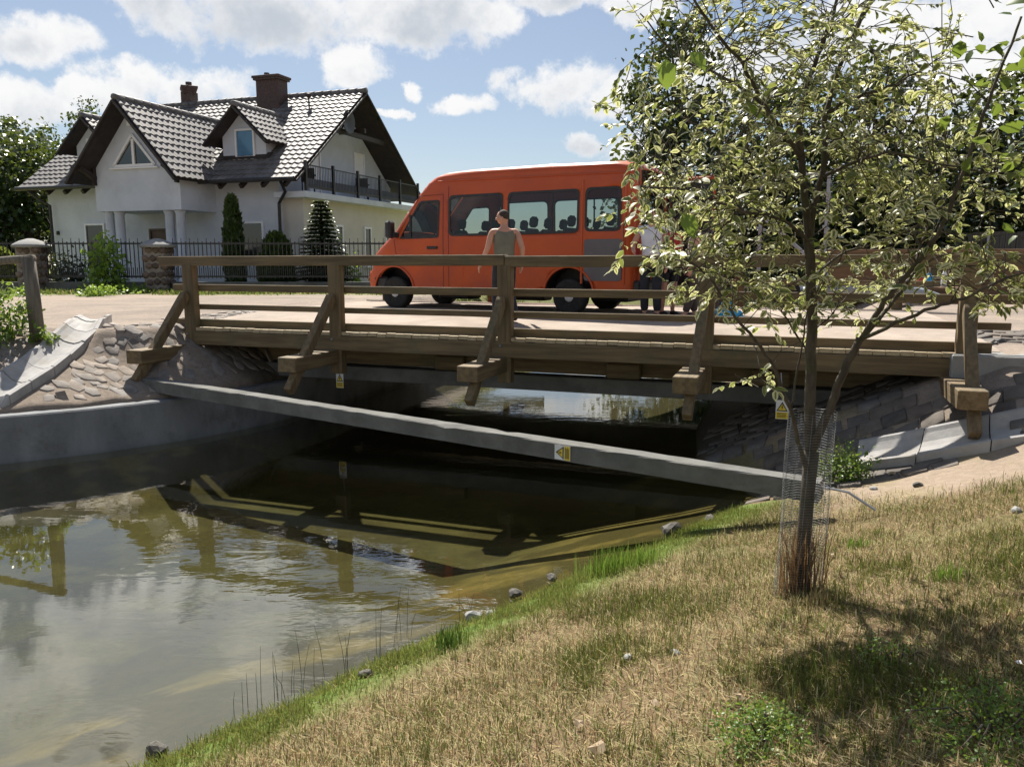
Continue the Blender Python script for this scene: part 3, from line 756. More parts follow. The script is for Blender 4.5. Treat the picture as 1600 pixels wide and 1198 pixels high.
def fence_span(xa, xb, label, low=True):
    r = empty('iron_fence', ((xa + xb) / 2, FY, 1.6), 0, label, 'fence', 'black iron fence panels in front of the house')
    L = xb - xa
    MB().box((0, 0, .16), (L, .25, .36), bev=.01).build('plinth', M['concrete_dark'], r)
    b = MB()
    for z in (.50, 1.48): b.box((0, 0, z), (L, .03, .05))
    b.build('fence_rail', M['blackmetal'], r)
    b = MB(); n = int(L / .125)
    for i in range(n):
        x = -L / 2 + (i + .5) * L / n
        b.box((x, 0, .99), (.022, .022, 1.1)); tip = 1.64 if i % 2 == 0 else 1.5
        b.beam((x, 0, 1.5), (x, 0, tip), .014, .014, up=Vector((1, 0, 0)))
        b.box((x + L / n / 2, 0, .62), (.018, .018, .30))
    b.build('bar_grille', M['blackmetal'], r)
fence_span(-34, px0 - .4, 'black iron fence running left from the outer stone pillar')
fence_span(px0 + .4, px1 - .4, 'black iron fence panel between the two stone pillars')
fence_span(px1 + .4, 1.0, 'black iron fence running right from the stone pillar towards the van')

# ------------------------------------------------------------------ house (local x right along the front, y depth, z up from its ground)
HA = R(-19)
hs = empty('family_house', (-6.98, 26.0, 1.6), HA, 'white two storey house with dark tiled roofs and dormers behind the iron fence', 'house')
EV, SLP = 3.6, .749                      # eave height, main pitch
def tile_plane(bmV, bmF, O, A, B, N, La, Lb):
    """interlocking tiles: O lower-left corner, A along the eave, B up the slope, N outward; S-profile columns, stepped courses"""
    O, A, B, N = Vector(O), Vector(A), Vector(B), Vector(N)
    na = max(1, round(La / .255)); nb = max(1, round(Lb / .30)); ns = 6
    prof = [0, .017, .031, .026, .009, -.003]
    cols = [(i * La / na + La / na * k / ns, prof[k]) for i in range(na) for k in range(ns)] + [(La, 0)]
    for j in range(nb):
        v0, v1 = j * Lb / nb, (j + 1) * Lb / nb + .03
        base = len(bmV)
        for (u, h) in cols: bmV.append(O + A * u + B * v0 + N * (h + .000)); 
        for (u, h) in cols: bmV.append(O + A * u + B * v0 + N * (h + .036))
        for (u, h) in cols: bmV.append(O + A * u + B * v1 + N * (h + .004))
        n = len(cols)
        for r_ in range(2):
            for k in range(n - 1):
                a = base + r_ * n + k; bmF.append((a, a + 1, a + n + 1, a + n))
def roof(name, planes, parent=hs, deck=.10):
    V = []; Fc = []
    for P in planes: tile_plane(V, Fc, *P)
    me = bpy.data.meshes.new(name); me.from_pydata(V, [], Fc); me.update()
    o = link(name, me, M['tile'], parent); me.shade_smooth()
    me.set_sharp_from_angle(angle=R(40)) if hasattr(me, 'set_sharp_from_angle') else None
    bm = MB()                                                          # boarded underside
    for (O, A, B, N, La, Lb) in planes:
        O, A, B, N = Vector(O), Vector(A), Vector(B), Vector(N)
        q = [O + A * .01 + B * .01 - N * .01, O + A * (La - .01) + B * .01 - N * .01, O + A * (La - .01) + B * Lb - N * .01, O + A * .01 + B * Lb - N * .01]
        bm.prism(q, -N * deck)
    bm.build('soffit', M['darkwood'], o)
    return o
def gable_planes(cx, y0, y1, half, ze, zr):
    """roof with ridge along local y: two planes"""
    s = math.hypot(half, zr - ze); cu, su = half / s, (zr - ze) / s
    return [((cx - half, y1, ze), (0, -1, 0), (cu, 0, su), (-su, 0, cu), y1 - y0, s),
            ((cx + half, y0, ze), (0, 1, 0), (-cu, 0, su), (su, 0, cu), y1 - y0, s)]
XL, XR, DP = -12.0, 0.0, 9.5
zr = EV + SLP * DP / 2; sl_ = math.hypot(DP / 2, zr - EV); cu, su = DP / 2 / sl_, (zr - EV) / sl_
main = roof('roof', [((XL, 0, EV), (1, 0, 0), (0, cu, su), (0, -su, cu), XR - XL, sl_), ((XR, DP, EV), (-1, 0, 0), (0, -cu, su), (0, su, cu), XR - XL, sl_)])
def ridge(p0, p1, parent, step=.36):
    p0, p1 = Vector(p0), Vector(p1); d = (p1 - p0).normalized(); L = (p1 - p0).length; b = MB(); n = int(L / step)
    for i in range(n):
        a = p0 + d * (i * L / n); c = p0 + d * ((i + 1) * L / n + .03); b.tube([a, c], [.105, .12], 8)
    b.build('ridge_tile', M['tile'], parent, True)
ridge((XL - .02, DP / 2, zr + .02), (XR + .02, DP / 2, zr + .02), main)
# verge boards and rafter tails
for x in (XL + .04, XR - .04):
    b = MB()
    for s_ in (0, 1):
        y0 = 0 if s_ == 0 else DP
        b.beam((x, y0, EV - .08), (x, DP / 2, zr - .08), .06, .24, up=Vector((1, 0, 0)))
    b.build('verge_board', M['darkwood'], main)
x = XL + .5
while x < XR: MB().box((x, .38, EV + .02), (.12, .75, .14), Matrix.Rotation(math.atan(SLP), 3, 'X')).build('rafter_tail', M['darkwood'], main); x += .85
b = MB().tube([(XL, -.07, EV - .02), (XR, -.07, EV - .02)], .075, 8).build('gutter', M['blackmetal'], main)
MB().tube([(-.5, -.05, EV - .1), (-.55, .25, EV - .4), (-1.0, .52, EV - .75), (-1.02, .54, 0)], .055, 8).build('downpipe', M['blackmetal'], hs)
b = MB()
b.tube([(XL + .6, -.05, EV - .1), (XL + .62, .3, EV - .35), (XL + .9, .55, EV - .6), (XL + .9, .55, 0)], .055, 8)
b.build('downpipe', M['blackmetal'], hs)
# walls: front/back block with gable
WL, WR, W0, W1 = XL + .6, -1.15, .75, DP - .75
def gz(y): return EV + SLP * (y if y < DP / 2 else DP - y)
b = MB()
prof = [(W0, 0), (W1, 0), (W1, gz(W1) - .16), (DP / 2, zr - .16), (W0, gz(W0) - .16)]
b.prism([(WL, y, z) for y, z in prof], (WR - WL, 0, 0))
wall = b.build('wall', M['plaster'], hs)
# lower gable-end room under the balcony (projects to x=-.35)
MB().box((-.75, DP / 2 + .1, 1.52), (.80, DP - 1.7, 3.04)).build('wall', mat('cream_plaster', (.56, .53, .48), (.62, .59, .54), rough=.9, scale=1.2, bump=.08, bscale=60), hs)
bal = MB().box((-.52, DP / 2, 3.13), (1.25, DP - .9, .2), bev=.01).build('balcony_floor', M['plaster'], hs)
b = MB(); xr_ = .05
for z in (3.42, 4.08): b.box((xr_, DP / 2, z), (.03, DP - 1.0, .035))
y = .55
while y < DP - .5: b.box((xr_, y, 3.74), (.012, .012, .66)); y += .10
b.build('balustrade', M['blackmetal'], bal)
for i in range(6):
    MB().box((xr_ + .002, .55 + i * (DP - 1.1) / 5, 3.72), (.085, .085, .98)).build('baluster_post', M['blackmetal'], bal)
MB().box((xr_ - .03, DP / 2, 3.50), (.006, DP - 1.2, .32)).build('privacy_sheet', mat('blue_grey_sheet', (.09, .10, .14), (.12, .13, .18), rough=.8), bal)
# window helper: frame and pane on a wall face; n outward local direction
def window(c, ux, w, h, m='winglass', mull=0, name='window', fr=.07, door=False, parent=hs):
    c = Vector(c); ux = Vector(ux); n = ux.cross(Vector((0, 0, 1))); up = Vector((0, 0, 1)); b = MB()
    rot = Matrix((ux, -n, up)).transposed()
    for sx in (-1, 1): b.box(c + ux * sx * (w / 2 - fr / 2) + n * .03, (fr, .07, h), rot)
    for sz in (-1, 1): b.box(c + up * sz * (h / 2 - fr / 2) + n * .03, (w - 2 * fr, .066, fr), rot)
    for k in range(mull): b.box(c + ux * (w * ((k + 1) / (mull + 1) - .5)) + n * .03, (fr * .9, .062, h - 2 * fr), rot)
    o = b.build(name, M['doorbrown'] if door else M['winframe'], parent)
    MB().box(c + n * .012, (w - fr, .02, h - fr), rot).build('pane', M[m], o)
    if not door: MB().box(c + n * .06 - up * (h / 2 + .03), (w + .12, .14, .04), rot).build('sill', M['winframe'], o)
    return o
window((-2.42, W0, 1.62), (1, 0, 0), 1.25, 1.35)
window((-9.2, W0, 1.45), (1, 0, 0), .95, 1.75)
window((-6.2, W0, 1.05), (1, 0, 0), .95, 2.1, 'doorbrown', name='door', door=True)
MB().box((WL + .4, W0 - .03, 2.0), (.09, .08, .14)).build('wall_lamp', M['blackmetal'], hs)
for yy, w_ in ((2.9, .8), (6.1, .8)):
    window((WR, yy, 4.2), (0, 1, 0), w_, 1.9, 'winframe', name='balcony_door')
for yy in (3.1, 5.2, 6.9):
    window((-.35, yy, 1.5), (0, 1, 0), .55, 1.5)
# cross gable with bay on columns
cg = roof('gable_roof', gable_planes(-5.5, -1.65, 3.7, 2.25, EV - .02, 6.12), hs)
ridge((-5.5, -1.67, 6.14), (-5.5, 3.45, 6.14), cg)
b = MB()
for s_ in (-1, 1): b.beam((-5.5 + s_ * 2.24, -1.60, EV - .10), (-5.5, -1.60, 6.02), .07, .28, up=Vector((0, 1, 0)))
b.build('verge_board', M['darkwood'], cg)
b = MB()
for s_ in (-1, 1): b.beam((-5.5 + s_ * 1.72, -.95, EV + .1), (-5.5 + s_ * 1.72, -1.6, EV + .42), .12, .16); b.beam((-5.5 + s_ * 1.72, -1.02, EV - .12), (-5.5 + s_ * 1.72, -1.02, EV + .5), .12, .1, up=Vector((1, 0, 0)))
b.build('bracket', M['darkwood'], cg)
slope = (6.12 - EV) / 2.25
b = MB(); hx = 1.78; zb = 2.62
prof = [(-hx, zb), (hx, zb), (hx, 6.0 - slope * hx), (0, 6.0), (-hx, 6.0 - slope * hx)]
b.prism([(-5.5 + x, -.95, z) for x, z in prof], (0, 1.75, 0))
bay = b.build('bay_wall', M['plaster'], hs)
b = MB(); c0 = (-5.5, -.99)
tri = [(-.86, 4.08), (.86, 4.08), (0, 5.06)]
# triangular window: frame bars and two panes
for (a, c_) in ((tri[0], tri[1]), (tri[1], tri[2]), (tri[2], tri[0])): b.beam((-5.5 + a[0], -.985, a[1]), (-5.5 + c_[0], -.985, c_[1]), .085, .09, up=Vector((0, 1, 0)))
b.box((-5.5, -.985, 4.5), (.10, .07, .86))
b.box((-5.5, -1.0, 4.0), (2.0, .14, .05))
tw = b.build('gable_window', M['winframe'], hs)
MB().prism([(-5.5 + x, -.957, z) for x, z in tri], (0, -.012, 0)).build('pane', M['winglass'], tw)
MB().box((-5.45, -1.06, 5.42), (.14, .22, .2)).build('alarm_box', M['winframe'], hs)
for x in (-7.0, -6.55, -4.45, -4.0):
    MB().lathe([(.20, 0), (.20, .12), (.155, .16), (.145, 2.5), (.19, 2.58), (.19, 2.62)], (x, -.7, 0), 20).build('column', M['plaster'], hs, True)
MB().box((-5.5, -.2, .07), (3.6, 1.9, .14)).build('porch_floor', M['concrete'], hs)
# dormers
def dormer(cx):
    half, ze, zt, yf = 1.28, 4.92, 6.15, .62
    yb = (zt - EV) / SLP + .25
    r_ = roof('dormer_roof', gable_planes(cx, yf, yb, half, ze, zt), hs, .08)
    ridge((cx, yf - .02, zt + .02), (cx, yb - .1, zt + .02), r_)
    b = MB()
    for s_ in (-1, 1): b.beam((cx + s_ * half, yf + .04, ze - .08), (cx, yf + .04, zt - .08), .06, .24, up=Vector((0, 1, 0)))
    b.build('verge_board', M['darkwood'], r_)
    sl = (zt - ze) / half; hw = .88
    b = MB(); prof = [(-hw, 4.25), (hw, 4.25), (hw, zt - .12 - sl * hw), (0, zt - .12), (-hw, zt - .12 - sl * hw)]
    b.prism([(cx + x, 1.12, z) for x, z in prof], (0, yb - 1.4, 0))
    b.build('dormer_wall', M['plaster'], hs)
    w_ = window((cx + .06, 1.12, 4.93), (1, 0, 0), .80, .98, 'blueglass')
    MB().prism([(cx - 1.1, .96, EV + SLP * .96 + .08), (cx + 1.1, .96, EV + SLP * .96 + .08), (cx + 1.1, 1.2, EV + SLP * 1.2 + .10), (cx - 1.1, 1.2, EV + SLP * 1.2 + .10)], (0, 0, .02)).build('flashing', M['darkwood'], r_)
dormer(-2.72); dormer(-9.3)
# chimneys
b = MB().box((-3.75, 4.3, 7.05), (.98, .62, 1.3), bev=.01); b.box((-3.75, 4.3, 7.72), (1.12, .76, .07)); b.box((-3.75, 4.3, 7.80), (1.2, .84, .09), bev=.01); b.lathe([(.10, 0), (.10, .16)], (-3.95, 4.3, 7.84), 10)
b.build('chimney', M['chimbrick'], main)
b = MB().box((-8.2, 5.0, 7.1), (.46, .46, 1.2)); b.lathe([(.33, 0), (.45, .22), (.45, .3), (.2, .34)], (-8.2, 5.0, 7.62), 4); b.lathe([(.12, 0), (.12, .15)], (-8.2, 5, 7.95), 8)
b.build('chimney', M['chimbrick'], main)
MB().lathe([(.03, 0), (.03, .38), (.09, .4), (.09, .5), (.03, .52)], (-1.95, 4.0, 6.55), 10).build('roof_vent', M['darkwood'], main)
b = MB().box((-.6, DP / 2, 5.75), (1.1, .12, .16)); b.beam((-.25, DP / 2 - 1.75, 5.55), (-.25, DP / 2 + 1.75, 5.55), .12, .16)
b.build('truss_beam', M['darkwood'], hs)
b = MB()
b.lathe([(.02, .0), (.2, .03), (.36, .09), (.42, .15), (.41, .155), (.2, .04), (.02, .02)], (-.2, 3.6, 5.9), 20, 'x'); b.tube([(-.2, 3.6, 5.9), (-.5, 3.7, 5.6)], .03, 6)
sd = b.build('satellite_dish', mat('dark_grey_dish', (.05, .055, .065), (.07, .075, .085), rough=.5), None, True); sd.parent = None
sd.location = hs.location; sd.rotation_euler.z = HA
tag(sd, 'dark round satellite dish mounted under the house gable peak', 'satellite dish')
def patio_chair(x, y, label):
    r = empty('patio_chair', hs.matrix_basis @ Vector((x, y, 3.23)), HA + .6, label, 'chair', 'dark chairs on the balcony')
    MB().box((0, 0, .42), (.46, .44, .04), bev=.01).build('seat', M['blackplastic'], r)
    MB().box((0, .22, .66), (.46, .04, .46), bev=.01).build('backrest', M['blackplastic'], r)
    for sx in (-1, 1):
        for sy in (-1, 1): MB().box((sx * .2, sy * .19, .2), (.04, .04, .40)).build('leg', M['blackplastic'], r)
        MB().box((sx * .24, 0, .62), (.04, .44, .03)).build('armrest', M['blackplastic'], r)
bpy.context.view_layer.update()
patio_chair(-.55, 1.6, 'dark patio chair at the near end of the house balcony')
patio_chair(-.55, 5.3, 'dark patio chair farther back on the house balcony')

# ------------------------------------------------------------------ orange van (local x: nose 0 -> tail 5.65, y: near side negative, z up)
VX, VY = at_z(618, 484, 1.64).x, 15.6
vh = math.atan2(-1.80, 3.32)
VO = Vector((-2.30, 15.60, 0)) - Vector((math.cos(vh), math.sin(vh), 0)) * .70
va = empty('passenger_van', (VO.x - math.sin(vh) * .93 , VO.y + math.cos(vh) * .93, 1.645), vh, 'orange high roof minibus with dark windows parked on the bridge', 'van')
HWB = .965
PROF = [(.10, .30), (.02, .42), (0, .60), (.02, .78), (.06, .92), (.15, 1.08), (.30, 1.21), (.46, 1.32), (.66, 1.47), (.78, 1.60), (1.0, 1.87), (1.28, 2.20), (1.46, 2.38), (1.62, 2.49), (1.85, 2.555), (2.4, 2.59), (4.0, 2.60), (5.35, 2.58), (5.52, 2.53), (5.60, 2.42), (5.63, 1.6), (5.65, .9), (5.65, .40), (5.6, .33)]
def halfw(x, z):
    w = HWB
    if z > 1.35: w -= .035 * (z - 1.35) + .05 * max(0, z - 2.1) ** 1.5
    if z < .5: w -= .05 * (.5 - z)
    nose = max(0, .9 - x)
    w -= .16 * nose ** 2
    w -= .06 * max(0, x - 5.45) / .2
    return w
def inside_poly(poly, x, z):
    c_ = False; j = len(poly) - 1
    for i in range(len(poly)):
        (xi, zi), (xj, zj) = poly[i], poly[j]
        if (zi > z) != (zj > z) and x < (xj - xi) * (z - zi) / (zj - zi) + xi: c_ = not c_
        j = i
    return c_
def edge_dist(poly, x, z):
    best = 9
    for (ax, az), (bx, bz) in zip(poly, poly[1:]):
        if az < .9 and bz < .9 : continue
        ex, ez = bx - ax, bz - az; L2 = ex * ex + ez * ez
        u = min(max(((x - ax) * ex + (z - az) * ez) / L2, 0), 1); best = min(best, math.hypot(x - ax - u * ex, z - az - u * ez))
    return best
def sidey(x, z, round_=.13):
    d_ = edge_dist(PROF, x, z); w = halfw(x, z)
    if d_ < round_: w -= round_ - math.sqrt(max(round_ ** 2 - (round_ - d_) ** 2, 0)) 
    return w
def rpoly(pts, r=.07, n=4):
    out = []; m = len(pts)
    for i in range(m):
        p = Vector(pts[i]); a = (Vector(pts[i - 1]) - p); b_ = (Vector(pts[(i + 1) % m]) - p)
        rr_ = min(r, a.length / 2.2, b_.length / 2.2); a = a.normalized() * rr_; b_ = b_.normalized() * rr_
        for k in range(n + 1):
            u = k / n; out.append(tuple((p + a) * (1 - u) ** 2 + 2 * p * u * (1 - u) + (p + b_) * u * u))
    return out
WIN = {'cab': rpoly([(.86, 1.36), (1.75, 1.375), (1.78, 2.05), (1.34, 2.04)], .06),
       'mid': rpoly([(2.0, 1.40), (3.13, 1.405), (3.13, 2.13), (2.0, 2.12)], .10),
       'rear': rpoly([(3.25, 1.405), (4.62, 1.42), (4.62, 2.14), (3.25, 2.13)], .10),
       'tail': rpoly([(4.75, 1.44), (5.38, 1.44), (5.38, 2.15), (4.75, 2.15)], .10)}
def arch(cx, cz, r, lo):
    a0 = math.asin((lo - cz) / r) if abs(lo - cz) < r else -.2
    return [(cx + r * math.cos(a0 + (math.pi - 2 * a0) * k / 16), cz + r * math.sin(a0 + (math.pi - 2 * a0) * k / 16)) for k in range(17)]
SILL = .30
outline = [(.10, SILL)] + []
side_outline = [(p_) for p_ in PROF[:]]
# bottom edge from tail back to the nose with wheel arches cut out
bot = [(5.6, .33)] + [(x, z) for x, z in arch(4.45, .36, .47, .32)] + [(x, z) for x, z in arch(.70, .36, .46, .31)]
def side_mesh(sgn):
    cu_ = bpy.data.curves.new('tmp', 'CURVE'); cu_.dimensions = '2D'; cu_.fill_mode = 'BOTH'
    def spl(pts):
        s_ = cu_.splines.new('POLY'); s_.points.add(len(pts) - 1)
        for q, (x, z) in zip(s_.points, pts): q.co = (x, z, 0, 1)
        s_.use_cyclic_u = True
    spl(PROF[:-1] + bot)
    for w_ in WIN.values(): spl(w_)
    o = bpy.data.objects.new('tmp', cu_); COL.objects.link(o)
    dg = bpy.context.evaluated_depsgraph_get(); me = bpy.data.meshes.new_from_object(o.evaluated_get(dg))
    bpy.data.objects.remove(o); bpy.data.curves.remove(cu_)
    bm = bmesh.new(); bm.from_mesh(me); bpy.data.meshes.remove(me)
    bmesh.ops.remove_doubles(bm, verts=bm.verts, dist=1e-4)
    seen = set(); kill = []
    for f_ in bm.faces:
        key = tuple(sorted(v.index for v in f_.verts))
        if key in seen: kill.append(f_)
        seen.add(key)
    if kill: bmesh.ops.delete(bm, geom=kill, context='FACES_ONLY')
    def cut(co, no): bmesh.ops.bisect_plane(bm, geom=bm.verts[:] + bm.edges[:] + bm.faces[:], plane_co=co, plane_no=no, dist=1e-5)
    for k in range(1, 30): cut((0, .3 + k * .08, 0), (0, 1, 0))
    for x in list(np.arange(.1, 2.1, .1)) + list(np.arange(2.25, 5.5, .25)) + [5.5, 5.55, 5.6]: cut((x, 0, 0), (1, 0, 0))
    for x0, z0, x1, z1 in ((.78, 1.60, 1.46, 2.38), (.15, 1.08, .78, 1.60)):
        n_ = Vector((-(z1 - z0), x1 - x0, 0)).normalized()
        for o_ in (.04, .09, .14): cut((x0 - n_.x * o_ * 1, z0 - n_.y * o_, 0), n_)
    for v in bm.verts:
        x, z = v.co.x, v.co.y; v.co = (x, sgn * sidey(x, z), z)
    return bm
bm = side_mesh(-1); b2 = side_mesh(1)
me2 = bpy.data.meshes.new('t2'); b2.to_mesh(me2); b2.free(); bm.from_mesh(me2); bpy.data.meshes.remove(me2)
# roof / bonnet / windscreen frame strip across the van, split so the windscreen and rear window are separate parts
def strip(bm, P, rows_y=12, crown=.05, skip=None):
    rows = []
    for (x, z) in P:
        hw_ = sidey(x, z); row = []
        for k in range(rows_y + 1):
            u = -1 + 2 * k / rows_y; c_ = crown * (1 - u * u)
            row.append(bm.verts.new((x - (c_ * 1.6 if 0.7 < x < 1.5 or x < .1 else 0) + (c_ * .5 if x > 5.55 else 0), u * hw_, z + (c_ if z > 2.3 or (z < 1.5 and x > .04) else 0))))
        rows.append(row)
    for i, (A, B) in enumerate(zip(rows, rows[1:])):
        for k in range(rows_y):
            if skip and skip(i, k): continue
            bm.faces.new((A[k], A[k + 1], B[k + 1], B[k]))
    bmesh.ops.delete(bm, geom=[v for v in bm.verts if not v.link_faces], context='VERTS')
dense = []
for (a, b_) in zip(PROF, PROF[1:]):
    n_ = max(1, int(math.hypot(b_[0] - a[0], b_[1] - a[1]) / .3))
    for k in range(n_): dense.append((a[0] + (b_[0] - a[0]) * k / n_, a[1] + (b_[1] - a[1]) * k / n_))
dense.append(PROF[-1])
def mid(i): return ((dense[i][0] + dense[i + 1][0]) / 2, (dense[i][1] + dense[i + 1][1]) / 2)
WS = lambda i, k: (.70 < mid(i)[0] < 1.50 and 1.5 < mid(i)[1] < 2.42 and 0 < k < 11) or (mid(i)[0] > 5.55 and 1.35 < mid(i)[1] < 2.3 and 0 < k < 11)
strip(bm, dense, skip=WS)
bmesh.ops.remove_doubles(bm, verts=bm.verts, dist=.004)
bmesh.ops.recalc_face_normals(bm, faces=bm.faces)
me = bpy.data.meshes.new('body'); bm.to_mesh(me); bm.free()
body = link('body', me, M['orange'], va, True); me.set_sharp_from_angle(angle=R(32))
so = body.modifiers.new('thickness', 'SOLIDIFY'); so.thickness = .03; so.offset = -1
bm = MB(); strip(bm.bm, dense, skip=lambda i, k: not (WS(i, k) and mid(i)[0] < 2)); g = bm.build('windscreen', M['vanglass'], va, True)
bm = MB(); strip(bm.bm, dense, skip=lambda i, k: not (WS(i, k) and mid(i)[0] > 2)); g = bm.build('rear_window', M['vanglass'], va, True)
def inflate(pts, dx):
    cx_ = sum(p_[0] for p_ in pts) / len(pts); cz_ = sum(p_[1] for p_ in pts) / len(pts)
    return [(x + (dx if x > cx_ else -dx) * min(1, abs(x - cx_) / .2), z + (dx if z > cz_ else -dx) * min(1, abs(z - cz_) / .15)) for x, z in pts]
def ring(name, outer, inner, m, off, parent, sg):
    bm = MB(); A = []; B = []
    for (x, z), (xi, zi) in zip(outer, inner):
        A.append(bm.bm.verts.new((x, sg * (sidey(x, z) + off), z))); B.append(bm.bm.verts.new((xi, sg * (sidey(xi, zi) + off), zi)))
    n_ = len(A)
    for i in range(n_): bm.bm.faces.new((A[i], A[(i + 1) % n_], B[(i + 1) % n_], B[i]))
    return bm.build(name, m, parent, True)
for sg in (-1, 1):
    for k_, w_ in WIN.items():
        inn = inflate(w_, -.03)
        r_ = ring('window', inflate(w_, .012), inn, M['blackplastic'], .006, va, sg)
        bm = MB(); bm.poly([(x, sg * (sidey(x, z) - .004), z) for x, z in inflate(w_, -.01)]); bm.build('pane', M['vanglass'], r_)
        if k_ == 'cab':
            MB().beam((1.12, sg * (sidey(1.12, 1.37) + .004), 1.36), (1.12, sg * (sidey(1.12, 1.75) + .004), 1.80), .03, .04, up=Vector((1, 0, 0))).build('divider_bar', M['blackplastic'], r_)
        if k_ == 'rear':
            MB().beam((4.12, sg * (sidey(4.12, 1.45) - .01), 1.42), (4.12, sg * (sidey(4.12, 2.1) - .01), 2.13), .02, .025, up=Vector((1, 0, 0))).build('divider_bar', M['blackplastic'], r_)
# near side trim: seams, panel, handle, side rib
def seam(name, pts, m=None, w=.012, off=.004, sg=-1):
    bm = MB(); bm.tube([(x, sg * (sidey(x, z) + off), z) for x, z in pts], w, 6); return bm.build(name, m or M['blackplastic'], va)
dark_orange = mat('dark_orange_seam', (.20, .035, .012), (.24, .04, .014), rough=.5)
def dens(a, b_, n_=8): return [(a[0] + (b_[0] - a[0]) * k / n_, a[1] + (b_[1] - a[1]) * k / n_) for k in range(n_ + 1)]
for sg in (-1, 1):
    seam('door_seam', dens((.72, 1.34), (.80, .85)) + dens((.80, .85), (1.1, .60))[1:] , dark_orange, .006, .002, sg)
    seam('door_seam', dens((1.86, .42), (1.86, 2.16), 14) + dens((1.86, 2.16), (1.32, 2.14))[1:] + dens((1.32, 2.14), (.78, 1.36))[1:], dark_orange, .007, .002, sg)
    seam('door_seam', dens((1.98, .42), (1.98, 2.3), 14), dark_orange, .006, .002, sg)
    seam('roof_gutter', dens((1.75, 2.40), (5.5, 2.38), 16), M['orange'], .016, .004, sg)
    seam('side_rib', dens((1.9, .86), (3.9, .86), 10), M['orange'], .010, .000, sg)
    bm = MB(); bm.box((1.62, sg * (sidey(1.6, 1.2) + .012), 1.18), (.24, .03, .05), bev=.01); bm.build('door_handle', M['blackplastic'], va)
    seam('pillar_trim', dens((4.69, .55), (4.69, 2.28), 14), M['orange'], .022, .000, sg)
    seam('pillar_trim', dens((5.46, .55), (5.46, 2.28), 14), M['orange'], .022, .000, sg)
for x_, z_, w_, h_ in ((1.02, .98, .09, .035), (3.05, .72, .07, .03)):
    MB().box((x_, -(sidey(x_, z_) + .006), z_), (w_, .016, h_), bev=.006).build('side_marker', mat('amber_lens', (.7, .25, .02), rough=.3), va)
MB().prism([(x, -(sidey(x, z) + .004), z) for x, z in rpoly([(2.06, .62), (2.30, .62), (2.30, .82), (2.06, .82)], .03)], (0, .006, 0)).build('fuel_flap', M['orange'], va)
MB().box((5.64, -.82, 1.05), (.06, .12, .42), bev=.02).build('tail_light', M['shirt_red'], va)
pan = rpoly([(4.74, .60), (5.42, .60), (5.42, 1.30), (4.74, 1.30)], .06)
bm = MB(); bm.prism([(x, -(sidey(x, z) + .012), z) for x, z in pan], (0, .02, 0)); bm.build('side_panel', M['panelgrey'], va)
bm = MB(); bm.box((.10, 0, .62), (.24, 1.60, .30), bev=.05); bm.box((.34, 0, .50), (.34, 1.86, .26), bev=.04); bm.build('bumper', M['blackplastic'], va)
bm = MB(); bm.box((5.66, 0, .50), (.16, 1.8, .22), bev=.04); bm.build('rear_bumper', M['blackplastic'], va)
for sg in (-1, 1):
    bm = MB(); bm.box((.16, sg * .70, .93), (.2, .3, .17), Matrix.Rotation(R(-20), 3, 'Y'), bev=.03); bm.build('headlight', M['winframe'], va)
    bm = MB(); bm.box((.74, sg * 1.11, 1.53), (.13, .20, .33), bev=.035); mir = bm.build('wing_mirror', M['blackplastic'], va)
    bm = MB(); bm.beam((.80, sg * .90, 1.42), (.76, sg * 1.08, 1.44), .12, .10, bev=.01); bm.build('mirror_arm', M['blackplastic'], mir)
    for wx in (.70, 4.45):
        w_ = empty('wheel', (wx, sg * .84, .315)); w_.parent = va
        MB().lathe([(.20, -.10), (.27, -.115), (.305, -.10), (.318, -.06), (.318, .06), (.305, .10), (.27, .115), (.20, .10)], (0, 0, 0), 36, 'y').build('tyre', M['rubber'], w_, True)
        bm = MB(); bm.lathe([(.205, -.08), (.205, .08)], (0, 0, 0), 28, 'y'); bm.lathe([(.20, sg * .085), (.17, sg * .06), (.09, sg * .095), (.05, sg * .12), (.02, sg * .12)], (0, 0, 0), 28, 'y'); bm.build('rim', M['alu'], w_, True)
        bm = MB()
        for k in range(8):
            a = k * math.pi / 4; bm.box((.14 * math.cos(a), sg * .085, .14 * math.sin(a)), (.04, .03, .04))
        bm.build('vent_hole', M['blackplastic'], w_)
    for wx in (.70, 4.45):
        bm = MB(); A = []; B = []
        for k in range(17):
            a = -.15 + (math.pi + .3) * k / 16; r0 = .47
            A.append(bm.bm.verts.new((wx + r0 * math.cos(a), sg * (HWB - .005), .36 + r0 * math.sin(a)))); B.append(bm.bm.verts.new((wx + r0 * math.cos(a), sg * .55, .36 + r0 * math.sin(a))))
        for k in range(16): bm.bm.faces.new((A[k], A[k + 1], B[k + 1], B[k]))
        bm.bm.faces.new(B); bm.build('wheel_arch', M['blackplastic'], va)
        bm = MB(); bm.tube([(wx + .475 * math.cos(a), sg * (sidey(wx, .6) + .006), .36 + .475 * math.sin(a)) for a in np.linspace(-.05, math.pi + .05, 24)], .022, 6); bm.build('wheel_lip', M['orange'], va, True)
